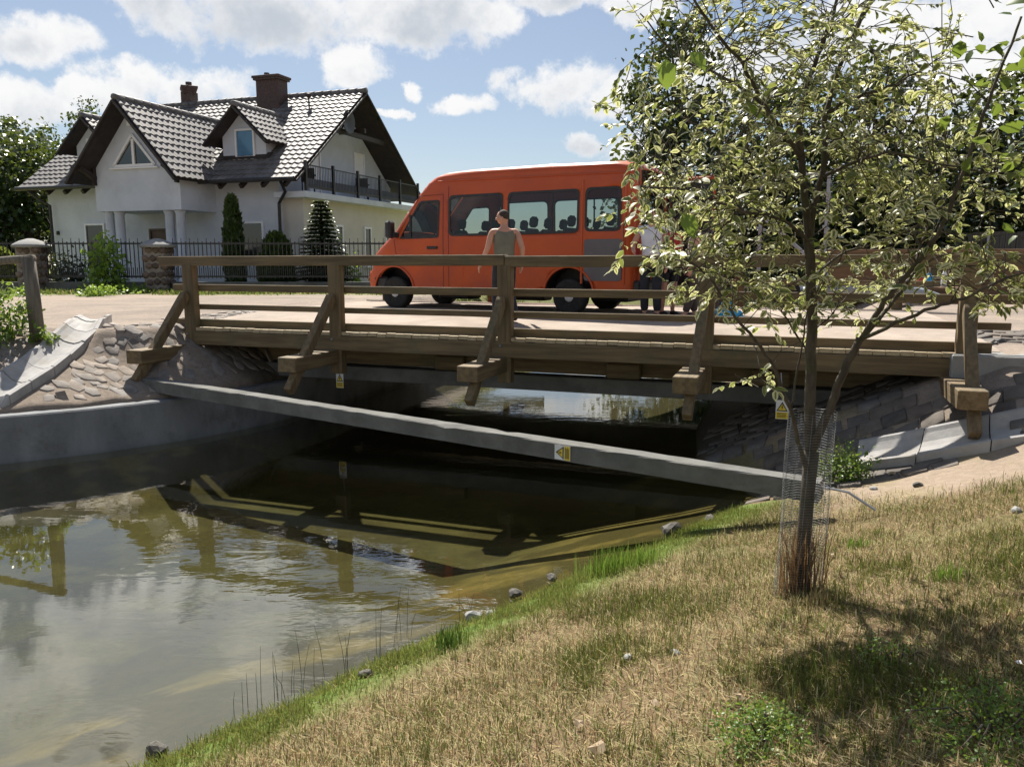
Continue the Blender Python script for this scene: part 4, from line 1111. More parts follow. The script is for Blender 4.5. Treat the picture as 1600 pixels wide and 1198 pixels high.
# floor, underbody, interior
MB().box((3.0, 0, .40), (5.1, 1.66, .12)).build('floor', M['blackplastic'], va)
for c_, d_ in (((1.75, -.2, .3), (.7, .5, .2)), ((3.0, .2, .28), (1.0, .4, .2)), ((5.0, 0, .32), (.7, .9, .2))): MB().box(c_, d_, bev=.03).build('underbody_box', M['blackplastic'], va)
bm = MB(); bm.box((1.0, 0, 1.12), (.5, 1.62, .3), bev=.05); bm.build('dashboard', M['blackplastic'], va)
bm = MB(); bm.tube([(1.38 + .10 * math.cos(a), -.42 + .2 * math.sin(a), 1.38 + .16 * math.cos(a)) for a in np.linspace(0, 2 * math.pi, 24, endpoint=False)], .016, 6, closed=True); bm.build('steering_wheel', M['blackplastic'], va)
def seat(x, y):
    s_ = empty('seat', (x, y, .46)); s_.parent = va
    MB().box((0, 0, .36), (.46, .44, .16), bev=.05).build('cushion', M['seatcloth'], s_)
    MB().box((.24, 0, .72), (.13, .44, .68), Matrix.Rotation(R(9), 3, 'Y'), bev=.05).build('backrest', M['seatcloth'], s_)
    MB().box((.31, 0, 1.17), (.10, .25, .20), Matrix.Rotation(R(9), 3, 'Y'), bev=.045).build('headrest', M['seatcloth'], s_)
    return s_
s0 = seat(1.65, -.45)
for (x, y) in [(1.65, .45), (2.45, -.55), (2.45, .05), (2.45, .6), (3.25, -.55), (3.25, .05), (3.3, .62), (4.0, -.55), (4.0, 0.05), (4.0, .62), (4.75, -.58), (4.75, 0), (4.75, .58)]:
    s1 = copy_tree(s0, va); s1.location = (x, y, .46)
# open rear door swung out behind the tail
bm = MB(); bm.box((.42, 0, 1.05), (.84, .05, 1.95), bev=.03)
dr = bm.build('rear_door', M['orange'], va); dr.location = (5.66, .86, .42); dr.rotation_euler.z = R(-4)
MB().box((.42, -.04, 1.0), (.78, .04, 1.86), bev=.01).build('door_trim', M['blackplastic'], dr)
MB().box((.42, .035, 1.45), (.66, .02, .62), bev=.005).build('pane', M['winglass'], dr)

# ------------------------------------------------------------------ people
def skin_chain(verts, edges, rad, name, m, parent, sub=2, root=0):
    me = bpy.data.meshes.new(name); me.from_pydata([Vector(v) for v in verts], edges, []); me.update()
    o = link(name, me, m, parent)
    md = o.modifiers.new('skin', 'SKIN'); md.use_smooth_shade = True
    for i, r_ in enumerate(rad):
        sv = me.skin_vertices[0].data[i]
        sv.radius = r_ if isinstance(r_, tuple) else (r_, r_); sv.use_root = (i == root)
    sb = o.modifiers.new('subdiv', 'SUBSURF'); sb.levels = sub; sb.render_levels = sub
    return o
def person(x, y, face, label, J, shirt, trousers, hair, sleeves=.35, long_trousers=True, hgt=1.75, bald=False, group=None, turn=0., burly=1.):
    """J: optional joint offsets {elbowL, handL, elbowR, handR, kneeL, footL, kneeR, footR} in body space (x right, y forward)"""
    z0 = max(tz(x, y), 0); tt, mm = tm(x, y)
    if -.05 < mm < 6.6 and .6 < tt < 11.3: z0 = deckz(float(mm))
    root = empty('person', (x, y, z0), face, label, 'person', group); k = hgt / 1.75; root.scale = (k, k, k)
    G = lambda n_, d_: Vector(J.get(n_, d_))
    pel = Vector((0, 0, .95)); wst = Vector((0, .0, 1.10)); chest = Vector((0, .01, 1.30)); nb_ = Vector((0, 0, 1.47)); nk = Vector((0, .015, 1.53)); hd = Vector((0, .03, 1.60)); top_ = Vector((0, .02, 1.67))
    V = [pel, wst, chest, nb_, nk, hd, top_]; E = [(0, 1), (1, 2), (2, 3), (3, 4), (4, 5), (5, 6)]
    Rr = [(.155, .115), (.145, .11), (.165, .118), (.075, .07), (.056, .056), (.074, .088), (.066, .08)]
    arm = {}
    for s_, n_ in ((-1, 'L'), (1, 'R')):
        sh = Vector((s_ * .19, 0, 1.43)); el_ = G('elbow' + n_, (s_ * .25, -.03, 1.15)); ha = G('hand' + n_, (s_ * .27, .06, .90))
        b0 = len(V); wr = ha; dr_ = (ha - el_).normalized(); palm = ha + dr_ * .08
        V += [sh, sh.lerp(el_, .5), el_, el_.lerp(ha, .4), wr, palm]; Rr += [.062 * burly, .054 * burly, .045 * burly, .044 * burly, (.032, .026), (.04, .02)]
        E += [(2, b0), (b0, b0 + 1), (b0 + 1, b0 + 2), (b0 + 2, b0 + 3), (b0 + 3, b0 + 4), (b0 + 4, b0 + 5)]
        sd_ = dr_.cross(Vector((s_, 0, 0))).normalized()
        inw = dr_.cross(sd_).normalized()
        for q, (of, ln) in enumerate(((-.027, .068), (-.009, .078), (.009, .074), (.027, .058))):
            f0 = len(V); p0 = palm + sd_ * of + dr_ * .02
            V += [p0 + dr_ * ln * .5, p0 + dr_ * ln * .95 + inw * .02]; Rr += [.0092, .0075]; E += [(b0 + 5, f0), (f0, f0 + 1)]
        f0 = len(V); V += [wr + dr_ * .05 + sd_ * .045, wr + dr_ * .09 + sd_ * .055 + inw * .01]; Rr += [.0105, .0085]; E += [(b0 + 4, f0), (f0, f0 + 1)]
        arm[n_] = (sh, el_, ha)
    leg = {}
    for s_, n_ in ((-1, 'L'), (1, 'R')):
        hp = Vector((s_ * .095, 0, .90)); kn = G('knee' + n_, (s_ * .105, .02, .50)); an = G('foot' + n_, (s_ * .11, -.02, .08))
        b0 = len(V); V += [hp, hp.lerp(kn, .5), kn, kn.lerp(an, .35), an, an + Vector((0, .12, -.045))]; Rr += [.092, .08, .058, .055, .038, (.04, .03)]
        E += [(0, b0)] + [(b0 + i, b0 + i + 1) for i in range(5)]; leg[n_] = (hp, kn, an)
    skin_chain(V, E, Rr, 'body', M['skin'], root)
    # head details
    hb = MB()
    hb.blob((0, .03, 1.635), (.075, .092, .108), 3, .02, 1)
    hb.blob((0, .125, 1.615), (.014, .02, .024), 1, 0)
    for s_ in (-1, 1): hb.blob((s_ * .078, .02, 1.62), (.012, .024, .034), 1, 0)
    hh_ = hb.build('head', M['skin'], root, True); hh_.rotation_euler.z = turn
    eb = MB()
    for s_ in (-1, 1): eb.blob((s_ * .03, .112, 1.64), (.012, .008, .007), 1, 0)
    eb.blob((0, .112, 1.572), (.026, .008, .005), 1, 0)
    eb.build('eye_and_mouth', M['shoe'], root, True).rotation_euler.z = turn
    h2 = MB(); h2.blob((0, .012, 1.668), (.081, .094, .088) if not bald else (.079, .09, .08), 3, .03, 2)
    bmesh.ops.bisect_plane(h2.bm, geom=h2.bm.verts[:] + h2.bm.edges[:] + h2.bm.faces[:], plane_co=(0, .05, 1.655), plane_no=(0, .75, -.66), clear_outer=True)
    h2.build('hair', M[hair], root, True).rotation_euler.z = turn
    # shirt
    V = [pel + Vector((0, 0, -.02)), wst, chest, Vector((0, .005, 1.40)), nb_ + Vector((0, 0, -.01))]; E = [(0, 1), (1, 2), (2, 3), (3, 4)]; Rr = [(.185 * burly, .145), (.178 * burly, .142), (.195 * burly, .142), (.15 * burly, .112), (.085, .08)]
    for n_ in 'LR':
        sh, el_, ha = arm[n_]; b0 = len(V)
        if sleeves > 0: V += [sh, sh.lerp(el_, sleeves)]; Rr += [.08, .07]; E += [(3, b0), (b0, b0 + 1)]
        else: V += [Vector((sh.x * .80, 0, 1.425))]; Rr += [.068]; E += [(3, b0)]
    skin_chain(V, E, Rr, 'shirt', M[shirt], root)
    V = [pel]; E = []; Rr = [(.168, .128)]
    for n_ in 'LR':
        hp, kn, an = leg[n_]; b0 = len(V)
        if long_trousers: V += [hp, hp.lerp(kn, .5), kn, kn.lerp(an, .5), an + Vector((0, -.0, .03))]; Rr += [.108, .098, .078, .074, .066]
        else: V += [hp, hp.lerp(kn, .5), kn + Vector((0, 0, .08))]; Rr += [.112, .105, .095]
        E += [(0, b0)] + [(b0 + i, b0 + i + 1) for i in range(len(V) - b0 - 1)]
    skin_chain(V, E, Rr, 'trousers', M[trousers], root)
    for n_ in 'LR':
        an = leg[n_][2]
        MB().blob((an.x, an.y + .07, an.z - .035), (.05, .135, .045), 2, .03, 3).build('shoe', M['shoe'], root, True)
    return root
P = at(788, 420, 12.45)
person(P.x, P.y, R(12), 'man in a sleeveless olive grey shirt walking past the orange van', {'elbowL': (-.27, -.02, 1.16), 'handL': (-.34, .14, .93), 'elbowR': (.27, -.10, 1.16), 'handR': (.29, .06, .92), 'kneeL': (-.10, .16, .52), 'footL': (-.11, .12, .08), 'kneeR': (.1, .05, .5), 'footR': (.12, -.25, .12)}, 'shirt_olive', 'trouser', 'hair', sleeves=0, hgt=1.74, turn=R(68), burly=1.0)
P = at(1018, 420, 13.0)
person(P.x, P.y, R(150), 'person in a white shirt and dark trousers standing behind the van tail', {'elbowR': (.3, .08, 1.18), 'handR': (.2, .3, 1.1)}, 'shirt_white', 'trouser', 'hair', hgt=1.76)
P = at(1045, 420, 13.6)
person(P.x, P.y, R(-160), 'person in a red top and shorts behind the one in white', {}, 'shirt_red', 'trouser', 'hair', long_trousers=False, hgt=1.66)
P = at(1122, 420, 13.4)
person(P.x, P.y, R(60), 'balding person in a black shirt standing beside the blue bag', {'elbowL': (-.24, .16, 1.2), 'handL': (-.12, .36, 1.08)}, 'shirt_black', 'trouser_brown', 'greyhair', bald=True, hgt=1.70)
P = at(1086, 420, 12.9)
person(P.x, P.y, R(80), 'person in a beige shirt among the leaves left of the balding person', {'footL': (-.11, .15, .08)}, 'shirt_beige', 'trouser_brown', 'greyhair', hgt=1.64)

# ------------------------------------------------------------------ young variegated tree in front
base = on_ground(1248, 926); print('tree base', base)
tr_ = empty('young_tree', base, 0, 'young variegated tree with cream edged leaves growing on the dry grass bank', 'tree')
TY = base.y
def rel(px, py, dy): return at(px, py, TY + dy) - base
trunkp = [Vector((0, 0, -.06)), rel(1250, 905, .0), rel(1256, 840, .0), rel(1262, 770, .01), rel(1268, 705, .02)]
MB().tube(trunkp, [.062, .048, .043, .041, .046], 14).build('trunk', M['bark'], tr_, True)
LIMBS = [  # (points px,py,dy), r0, r1
    ([(1267, 715, .02), (1266, 600, .05), (1269, 500, .05), (1267, 420, .05), (1264, 365, .05)], .034, .028),
    ([(1264, 372, .05), (1258, 310, .05), (1252, 245, .06), (1248, 190, .05)], .024, .019),
    ([(1264, 372, .05), (1276, 310, .1), (1288, 250, .15), (1291, 180, .2), (1310, 110, .25), (1350, 20, .3), (1375, -60, .3)], .022, .009),
    ([(1252, 245, .06), (1222, 205, .0), (1190, 160, -.08), (1160, 100, -.15), (1120, 50, -.2), (1080, -10, -.25)], .015, .006),
    ([(1248, 190, .05), (1262, 130, .1), (1285, 70, .1), (1306, 10, .1), (1320, -90, .1)], .016, .007),
    ([(1266, 712, .02), (1284, 665, -.02), (1300, 630, -.04), (1318, 580, -.08), (1345, 530, -.10)], .027, .022),
    ([(1345, 530, -.10), (1375, 480, -.15), (1405, 444, -.2), (1454, 384, -.3), (1490, 310, -.35), (1530, 200, -.4), (1560, 120, -.4), (1595, 30, -.4)], .017, .006),
    ([(1345, 530, -.10), (1380, 490, .0), (1420, 440, .1), (1440, 380, .2), (1462, 310, .3), (1480, 220, .35)], .013, .005),
    ([(1345, 530, -.10), (1400, 505, -.3), (1460, 480, -.4), (1505, 466, -.5), (1560, 440, -.6), (1610, 420, -.6)], .012, .005),
    ([(1262, 740, .0), (1248, 690, -.08), (1235, 640, -.14), (1212, 580, -.2), (1180, 532, -.25), (1142, 485, -.3), (1105, 430, -.35), (1050, 395, -.4)], .014, .005),
    ([(1235, 640, -.14), (1250, 560, -.1), (1262, 490, -.12), (1290, 440, -.2)], .007, .003),
    ([(1230, 625, -.15), (1200, 600, -.25), (1150, 588, -.3)], .006, .003),
    ([(1291, 177, .2), (1336, 152, .2), (1400, 130, .2), (1470, 90, .2)], .011, .004),
    ([(1256, 290, .05), (1215, 260, .2), (1150, 230, .3), (1080, 190, .4), (1010, 160, .4)], .011, .004),
    ([(1264, 380, .05), (1225, 345, -.1), (1160, 330, -.3), (1080, 300, -.4), (1000, 290, -.4)], .011, .004),
    ([(1190, 160, -.08), (1130, 120, .1), (1060, 90, .2), (1000, 20, .2)], .009, .004),
    ([(1266, 440, .05), (1310, 400, .3), (1370, 380, .4), (1440, 350, .5)], .010, .004),
    ([(1282, 280, .15), (1340, 250, -.2), (1400, 240, -.3), (1480, 260, -.3), (1560, 270, -.3)], .010, .004),
    ([(1268, 520, .05), (1300, 490, .2), (1330, 455, .3)], .007, .003),
    ([(1268, 560, .05), (1230, 500, .2), (1195, 450, .3), (1150, 420, .35)], .007, .003)]
nodes = []
for pts, r0, r1 in LIMBS:
    P = smooth_poly([rel(*p) for p in pts], 4); n = len(P)
    P = [p + Vector(rng.normal(0, .004, 3)) for p in P]
    MB().tube(P, [r0 + (r1 - r0) * i / (n - 1) for i in range(n)], 9).build('limb', M['bark'], tr_, True)
    nodes += P[n // 4:]
NODES = np.array([list(p) for p in nodes])
CLU = [(1060, 20, 80, 40, 170), (1150, 50, 80, 65, 440), (1260, 50, 90, 75, 640), (1370, 55, 80, 70, 460), (1110, 150, 80, 60, 340), (1200, 170, 90, 70, 640), (1310, 170, 90, 75, 640), (1420, 160, 70, 65, 330), (1000, 140, 55, 45, 95), (965, 185, 25, 30, 34), (1480, 110, 55, 65, 120), (1560, 130, 50, 60, 70), (1180, 285, 85, 55, 480), (1095, 285, 75, 45, 330), (1035, 270, 55, 40, 150), (1000, 310, 40, 40, 95), (1015, 385, 45, 40, 120), (1080, 365, 60, 42, 250), (1150, 350, 60, 50, 320), (1290, 275, 80, 60, 340), (1390, 265, 80, 70, 460), (1490, 255, 70, 60, 330), (1570, 290, 45, 60, 190), (1440, 350, 75, 50, 320), (1340, 405, 70, 45, 280), (1235, 425, 60, 50, 220), (1115, 430, 70, 40, 320), (1180, 450, 60, 36, 210), (1290, 485, 60, 40, 190), (1370, 470, 45, 38, 120), (1520, 410, 55, 40, 230), (1575, 440, 40, 30, 120), (1545, 470, 40, 18, 70), (1185, 590, 48, 13, 46), (1190, 530, 36, 20, 36), (1330, -60, 200, 60, 500), (1130, -50, 100, 50, 200), (1000, 225, 40, 30, 40), (1650, 250, 60, 110, 200), (1640, 420, 50, 60, 140), (1420, 420, 50, 35, 130), (1300, 345, 40, 30, 60), (1225, 350, 45, 35, 130)]
P_, D_, N_, S_ = [], [], [], []
twig = MB()
for (px, py, rx, ry, n) in CLU:
    nt = max(3, int(n * (.80 if py < 120 or px > 1360 else .82)) // 9)
    for k in range(nt):
        r_ = math.sqrt(random.random()) * 1.05; a = random.uniform(0, 2 * math.pi)
        q = rel(px + rx * r_ * math.cos(a), py + ry * r_ * math.sin(a), max(-.9, min(1.1, random.gauss(.05, .38))))
        dd = np.linalg.norm(NODES - np.array(q), axis=1); i = int(np.argsort(dd)[random.choice((0, 0, 1, 3, 5, 8))]); s0_ = Vector(NODES[i])
        if (q - s0_).length > .38: s0_ = q + (s0_ - q).normalized() * .30
        out = (q - s0_); L = out.length
        out = out.normalized() if L > 1e-3 else Vector((0, 0, 1))
        bend = Vector((0, 0, .12 * L)); midp = s0_.lerp(q, .5) + bend + Vector(rng.normal(0, .02, 3))
        tipd = (out + Vector((random.gauss(0, .35), random.gauss(0, .35), random.gauss(.05, .3)))).normalized()
        tip = q + tipd * random.uniform(.10, .20)
        twig.tube([s0_, midp, q, tip], [.0032, .0027, .002, .001], 4, cap=False)
        nl = max(3, int(random.gauss(9, 2)))
        for j in range(nl):
            u = (j + .5) / nl; b_ = q.lerp(tip, u) if u > .3 else midp.lerp(q, .55 + u * 1.5)
            side = tipd.cross(Vector((0, 0, 1))).normalized() * (1 if j % 2 else -1)
            d_ = tipd * random.uniform(.35, .9) + side * random.uniform(.35, .9) + Vector((0, 0, random.uniform(-.65, .25)))
            P_.append(b_); D_.append(d_); N_.append(Vector((random.gauss(0, .55), random.gauss(-.15, .55), 1))); S_.append(random.uniform(.034, .07) * (1.12 if py > 250 else 1.))
twig.build('twig', M['bark'], tr_)
arr = lambda L: np.array([list(v) for v in L])
leaves('crown', arr(P_), arr(D_), arr(N_), np.array(S_), M['leaf_var'], tr_, wide=.92)
print('tree leaves', len(P_))
# a few plain green reverted leaves
gp = [rel(1078, 82, -.5), rel(1040, 92, -.5), rel(1066, 334, -.6), rel(1170, 165, -.5)]
for g_, dv_, ls_ in zip(gp, [(.5, -.2, -.5), (.1, -.1, -1), (.35, -.1, -.55), (.4, 0, -.3)], [.12, .15, .14, .10]): leaves('reverted_leaf', arr([g_]), np.array([dv_]), np.array([(0, -.8, .6)]), np.array([ls_]), M['weed'], tr_, wide=1.25)
# wire guard round the trunk
tg = empty('tree_guard', base, 0, 'cylinder of galvanised wire netting standing round the young tree trunk', 'tree guard')
b = MB(); RG = .135; NG = 26; HG = 1.16
def gpt(k, z):
    a = 2 * math.pi * k / NG; r_ = RG * (1 + .06 * math.sin(2 * a + 1) + .05 * math.sin(z * 5 + a)); lean = z * .035
    return Vector((.0 - .015 + lean + r_ * math.cos(a), r_ * math.sin(a) * .9, z - .02))
z = 0.
while z < HG:
    b.tube([gpt(k, z + .004 * (k % 2)) for k in range(NG)], .0011, 3, closed=True); z += .0165
for k in range(0, NG, 2): b.tube([gpt(k, zz) for zz in np.linspace(0, HG, 14)], .0013, 3, cap=False)
b.build('wire_mesh', M['galv'], tg)

# second tree just outside the picture on the right, its branches reach in at the top corner
def simple_tree(name, x, y, z, label, crown, trunk_r, h, leafm, nleaf, lsize, seed, limbs=7, group=None, gaps=.55, clump=26, simple=False, cs=.34):
    """crown: list of ellipsoids (dx,dy,dz,rx,ry,rz); leaves gather into clumps spread through them"""
    rr = np.random.default_rng(seed); r0 = empty(name, (x, y, z), 0, label, 'tree', group)
    ph = rr.uniform(0, 6); tp = [Vector((.06 * trunk_r * 8 * math.sin(ph + i), .05 * trunk_r * 8 * math.cos(ph + 1.7 * i), h * i / 5)) for i in range(6)]; tp[0] = Vector((0, 0, -.2))
    MB().tube(tp, [trunk_r * (1.25 if i == 0 else 1 - .14 * i) for i in range(6)], 10).build('trunk', M['barkdark'], r0, True)
    b = MB(); vol = np.array([c_[3] * c_[4] * c_[5] for c_ in crown]); C = []
    ncl = max(10, nleaf // clump); which = rr.choice(len(crown), ncl, p=vol / vol.sum())
    u = rdir_(rr, ncl) * (rr.random((ncl, 1)) ** (1 / 3.)) ** gaps
    cr = np.array(crown); C = cr[which, :3] + u * cr[which, 3:]
    for i in rr.choice(ncl, min(limbs * 4, ncl), replace=False):
        t0 = tp[int(rr.integers(2, 6))]; q = Vector(C[i]); b.tube([t0, t0.lerp(q, .5) + Vector((0, 0, .12 * (q - t0).length)), q], [trunk_r * .32, trunk_r * .2, trunk_r * .07], 6, cap=False)
    b.build('limb', M['barkdark'], r0, True)
    n = ncl * clump; ci = np.repeat(np.arange(ncl), clump)
    sc_ = cs * np.mean(cr[which][:, 3:], axis=1)[ci][:, None]
    P = C[ci] + rr.normal(0, 1, (n, 3)) * sc_ * .62 * np.array((1, 1, .6))
    D = rr.normal(0, 1, (n, 3)) + np.array((0, 0, -.35)); N = rr.normal(0, .6, (n, 3)) + np.array((0, 0, 1))
    shade = rr.random(ncl)[ci] * .7 + rr.random(n) * .3
    leaves('crown', P, D, N, rr.uniform(.7, 1.3, n) * lsize, leafm, r0, wide=1.25, rnd=shade, simple=simple)
    return r0
def rdir_(rr, n): return unit(rr.normal(size=(n, 3)))
ox, oy = 3.35, 3.7; oz = tz(ox, oy)
simple_tree('bank_tree', ox, oy, oz, 'leafy plain green tree beyond the right edge whose branch hangs into the top right corner', [(-.1, .25, 2.55, .85, .9, .8), (.3, -.2, 3.4, .9, .9, .7), (-.65, -.45, 3.1, .5, .5, .3), (.2, .9, 2.0, .6, .5, .5), (.1, -.7, 2.3, .6, .6, .6)], .05, 3.0, M['leaf_green'], 2300, .085, 5, clump=11, cs=.4, limbs=3)

# ------------------------------------------------------------------ distant trees on the left
FT = [(-22, 46, 8.6, 4.2), (-25.8, 43, 9.3, 4.2), (-30.0, 47, 10.6, 4.6), (-25, 54, 10.6, 5.0), (-34, 56, 12.4, 5.2), (-35.5, 44, 10.2, 4.4), (-41, 50, 12., 5.0), (-30.5, 39, 7.8, 3.6)]
FL = ['broad leafy tree nearest the left corner of the house', 'rounded green tree left of the house corner', 'tall bushy tree near the left edge of the photo', 'tall tree showing between the others left of the house', 'far tall tree at the left edge of the wood', 'leafy tree on the far left behind the fence', 'outermost big tree at the left edge', 'lower shady tree in front of the wood on the left']
for i, ((x, y, h_, r_), lb) in enumerate(zip(FT, FL)):
    hh = h_ - 1.6
    simple_tree('forest_tree', x, y, 1.5, lb, [(0, 0, hh * .70, r_ * .8, r_ * .8, hh * .24), (r_ * .35, 0, hh * .55, r_ * .6, r_ * .6, hh * .22), (-r_ * .35, -.5, hh * .5, r_ * .65, r_ * .6, hh * .25), (0, -.4, hh * .28, r_ * .6, r_ * .6, hh * .22), (.3, 0, hh * .88, r_ * .4, r_ * .4, hh * .12)], .28, hh * .75, M['leaf_forest'], 9500, .27, 60 + i, group='trees of the wood left of the house', clump=34, simple=True, cs=.26)
ct = simple_tree('thin_tree', -29.6, 57, 1.5, 'thin sparse tree top showing above the wood next to the house roof', [(0, 0, 10.6, 1.3, 1.2, 1.5), (0, 0, 8.5, 1.2, 1.2, 2.)], .16, 10., M['leaf_forest'], 1100, .22, 99, clump=22, simple=True)
# dark trees behind the right side
RTS = [(6.6, 33., 11.2, 2.5, 'tall dark tree rising beside the van tail behind the young tree'), (9.5, 30., 8.0, 2.9, 'dark tree behind the young tree crown'), (13.0, 29., 8.5, 3.2, 'dark bushy tree behind the hut'), (17.5, 29., 8.2, 3.4, 'dark tree behind the grey board fence at right'), (22, 31, 9, 3.6, 'far right dark tree behind the board fence'), (11.5, 25.5, 4.2, 2.2, 'low dark bush in shade behind the hut')]
for i, (x, y, h_, r_, lb) in enumerate(RTS):
    simple_tree('dark_tree', x, y, 1.5, lb, [(0, 0, h_ * .68, r_ * .75, r_ * .75, h_ * .25), (.3, 0, h_ * .4, r_, r_, h_ * .28), (-.3, 0, h_ * .2, r_ * .9, r_ * .9, h_ * .18), (0, 0, h_ * .88, r_ * .4, r_ * .4, h_ * .12)], .2, h_ * .7, M['leaf_dark'], 8000, .24, 160 + i, group='dark trees behind the hut on the right', clump=30, simple=True, cs=.3)

# ------------------------------------------------------------------ garden conifers and shrubs
def conifer(name, px, Y, h_, r_, label, m, seed, kind='thuja', cat='conifer', zg=1.58):
    x = (px - 800) / F * (Y * CP + .16); rr = np.random.default_rng(seed); r0 = empty(name, (x, Y, zg), 0, label, cat)
    MB().tube([(0, 0, -.1), (0, 0, h_ * .5), (0, 0, h_ * .96)], [r_ * .12, r_ * .08, .01], 8).build('trunk', M['barkdark'], r0, True)
    if kind == 'thuja':
        n = 2600; u = rr.random(n) ** .8; a = rr.uniform(0, 2 * math.pi, n)
        prof = np.clip(np.minimum(1, .75 + 1.2 * u) * np.sqrt(np.clip(1 - u ** 2.2, 0, 1)), 0, 1)
        rad = r_ * prof * rr.uniform(.72, 1.04, n) * (1 + .10 * np.sin(3 * a + 9 * u))
        P = np.stack([rad * np.cos(a), rad * np.sin(a), u * h_ * .97], -1)
        D = np.stack([np.cos(a) * .55, np.sin(a) * .55, np.full(n, 1.)], -1) + rr.normal(0, .25, (n, 3)); N = np.stack([np.cos(a), np.sin(a), np.zeros(n)], -1) + rr.normal(0, .5, (n, 3))
        leaves('foliage', P, D, N, rr.uniform(.6, 1.3, n) * min(.26, r_ * .55), m, r0, wide=1.1, simple=True)
    elif kind == 'spruce':
        P = []; D = []; N = []; S = []; b = MB(); lv = 24
        for i in range(lv):
            u = i / lv; zz = h_ * (.06 + .92 * u); L = r_ * (1 - u) ** .85 + .06; nb_ = int(17 - 8 * u)
            for k in range(nb_):
                a = 2 * math.pi * k / nb_ + i * .7 + rr.uniform(-.15, .15); Lk = L * rr.uniform(.8, 1.1); dv = np.array((math.cos(a), math.sin(a), 0))
                e = dv * Lk + np.array((0, 0, zz - .18 * Lk + .05)); s_ = np.array((0, 0, zz)); b.tube([s_, (s_ + e) / 2 + np.array((0, 0, -.03)), e], [.02, .014, .005], 4, cap=False)
                nn = int(12 + 34 * Lk)
                for q in range(nn):
                    v = rr.uniform(.12, 1.); pt = s_ * (1 - v) + e * v; sd = np.array((-dv[1], dv[0], 0)) * (1 if q % 2 else -1)
                    P.append(pt); D.append(dv * .8 + sd * rr.uniform(.3, 1.) + np.array((0, 0, rr.uniform(-.35, .2)))); N.append((rr.normal(0, .2), rr.normal(0, .2), 1)); S.append(rr.uniform(.13, .24) * (1.2 - .45 * v))
        b.build('limb', M['barkdark'], r0); leaves('foliage', np.array(P), np.array(D), np.array(N), np.array(S), m, r0, wide=.75, simple=True)
    return r0
conifer('columnar_thuja', 369, 25.6, 3.05, .30, 'tall narrow dark thuja in front of the house wall', M['leaf_thuja'], 1)
conifer('thuja_bush', 434, 25.0, 1.72, .46, 'small cone shaped thuja between the tall thuja and the spruce', M['leaf_thuja'], 2)
conifer('spruce', 506, 25.0, 2.95, 1.05, 'blue green spruce with layered branches behind the iron fence', M['leaf_spruce'], 3, 'spruce')
conifer('yellow_conifer', 5, 25.4, 1.25, .42, 'yellow green conifer behind the fence at the left edge', M['leaf_yellow'], 4)
def shrub(name, x, y, z, rx, rz, n, ls, m, label, seed, cat='shrub', clump=14, stems=9):
    rr = np.random.default_rng(seed); r0 = empty(name, (x, y, z), 0, label, cat); b = MB()
    ncl = max(4, n // clump); u = rdir_(rr, ncl) * rr.uniform(.35, 1, (ncl, 1)); u[:, 2] = np.abs(u[:, 2]) * 1.6 - .5
    C = u * np.array((rx, rx, rz * .62)) + np.array((0, 0, rz * .42))
    for i in range(min(stems, ncl)): b.tube([(0, 0, -.05), Vector(C[i]) * .5 + Vector((0, 0, .05)), C[i]], [.012 * rz + .004, .008 * rz + .003, .002], 5, cap=False)
    b.build('stem', M['bark'], r0)
    ci = np.repeat(np.arange(ncl), clump); nn = len(ci)
    P = C[ci] + rr.normal(0, 1, (nn, 3)) * np.array((rx, rx, rz)) * .17; P[:, 2] = np.maximum(P[:, 2], .02)
    D = rr.normal(0, 1, (nn, 3)) + u[ci] * .9 + np.array((0, 0, .2)); N = rr.normal(0, .5, (nn, 3)) + np.array((0, 0, 1))
    leaves('foliage', P, D, N, rr.uniform(.6, 1.3, nn) * ls, m, r0, wide=1.1)
    return r0
def atY(px, Y): return (px - 800) / F * (Y * CP + .16)
shrub('bright_shrub', atY(172, 23.6), 23.55, 1.6, .55, 1.55, 700, .16, M['leaf_bright'], 'bright yellow green shrub growing through the fence between the stone pillars', 31)
shrub('round_bush', atY(105, 25.2), 25.2, 1.55, .8, 1.05, 1200, .12, M['leaf_dark'], 'dark rounded bush behind the fence left of the bright shrub', 32)
shrub('clipped_ball_bush', atY(365, 25.0), 25.0, 1.55, .32, .55, 400, .09, M['leaf_thuja'], 'small round clipped bush at the foot of the tall thuja', 33)
shrub('clipped_ball_bush', atY(545, 25.4), 25.4, 1.55, .5, 1.15, 500, .11, M['leaf_bright'], 'green garden bush just right of the spruce', 34)
P = on_ground(18, 528)
shrub('weed_plant', P.x, P.y, tz(P.x, P.y), .46, .62, 520, .085, M['weed'], 'bushy green weeds growing beside the log fence post', 35, 'weeds')
P = on_ground(-25, 540); shrub('weed_plant', P.x, P.y, tz(P.x, P.y), .4, .5, 300, .08, M['weed'], 'green weeds at the very left edge below the log rail', 36, 'weeds')
P = on_ground(80, 534); shrub('weed_plant', P.x, P.y - .1, tz(P.x, P.y - .1), .2, .2, 160, .06, M['weed'], 'low weeds at the foot of the log post beside the gutter', 37, 'weeds')
P = on_ground(1318, 752); shrub('weed_plant', P.x, P.y, tz(P.x, P.y), .34, .34, 1500, .035, M['weed'], 'patch of green weeds by the gutter right of the tree guard', 38, 'weeds')
P = on_ground(1200, 1160); shrub('weed_plant', P.x, P.y, tz(P.x, P.y), .22, .10, 1500, .017, M['weed'], 'leafy green weed patch on the dry grass near the bottom', 39, 'weeds')
P = on_ground(1560, 1140); shrub('weed_plant', P.x, P.y, tz(P.x, P.y), .34, .10, 1600, .017, M['weed'], 'green weed patch in the tree shade at bottom right', 40, 'weeds')
P = on_ground(1400, 1035); shrub('weed_plant', P.x, P.y, tz(P.x, P.y), .2, .06, 600, .015, M['weed'], 'small green weed tuft between the two tree shadows', 41, 'weeds')
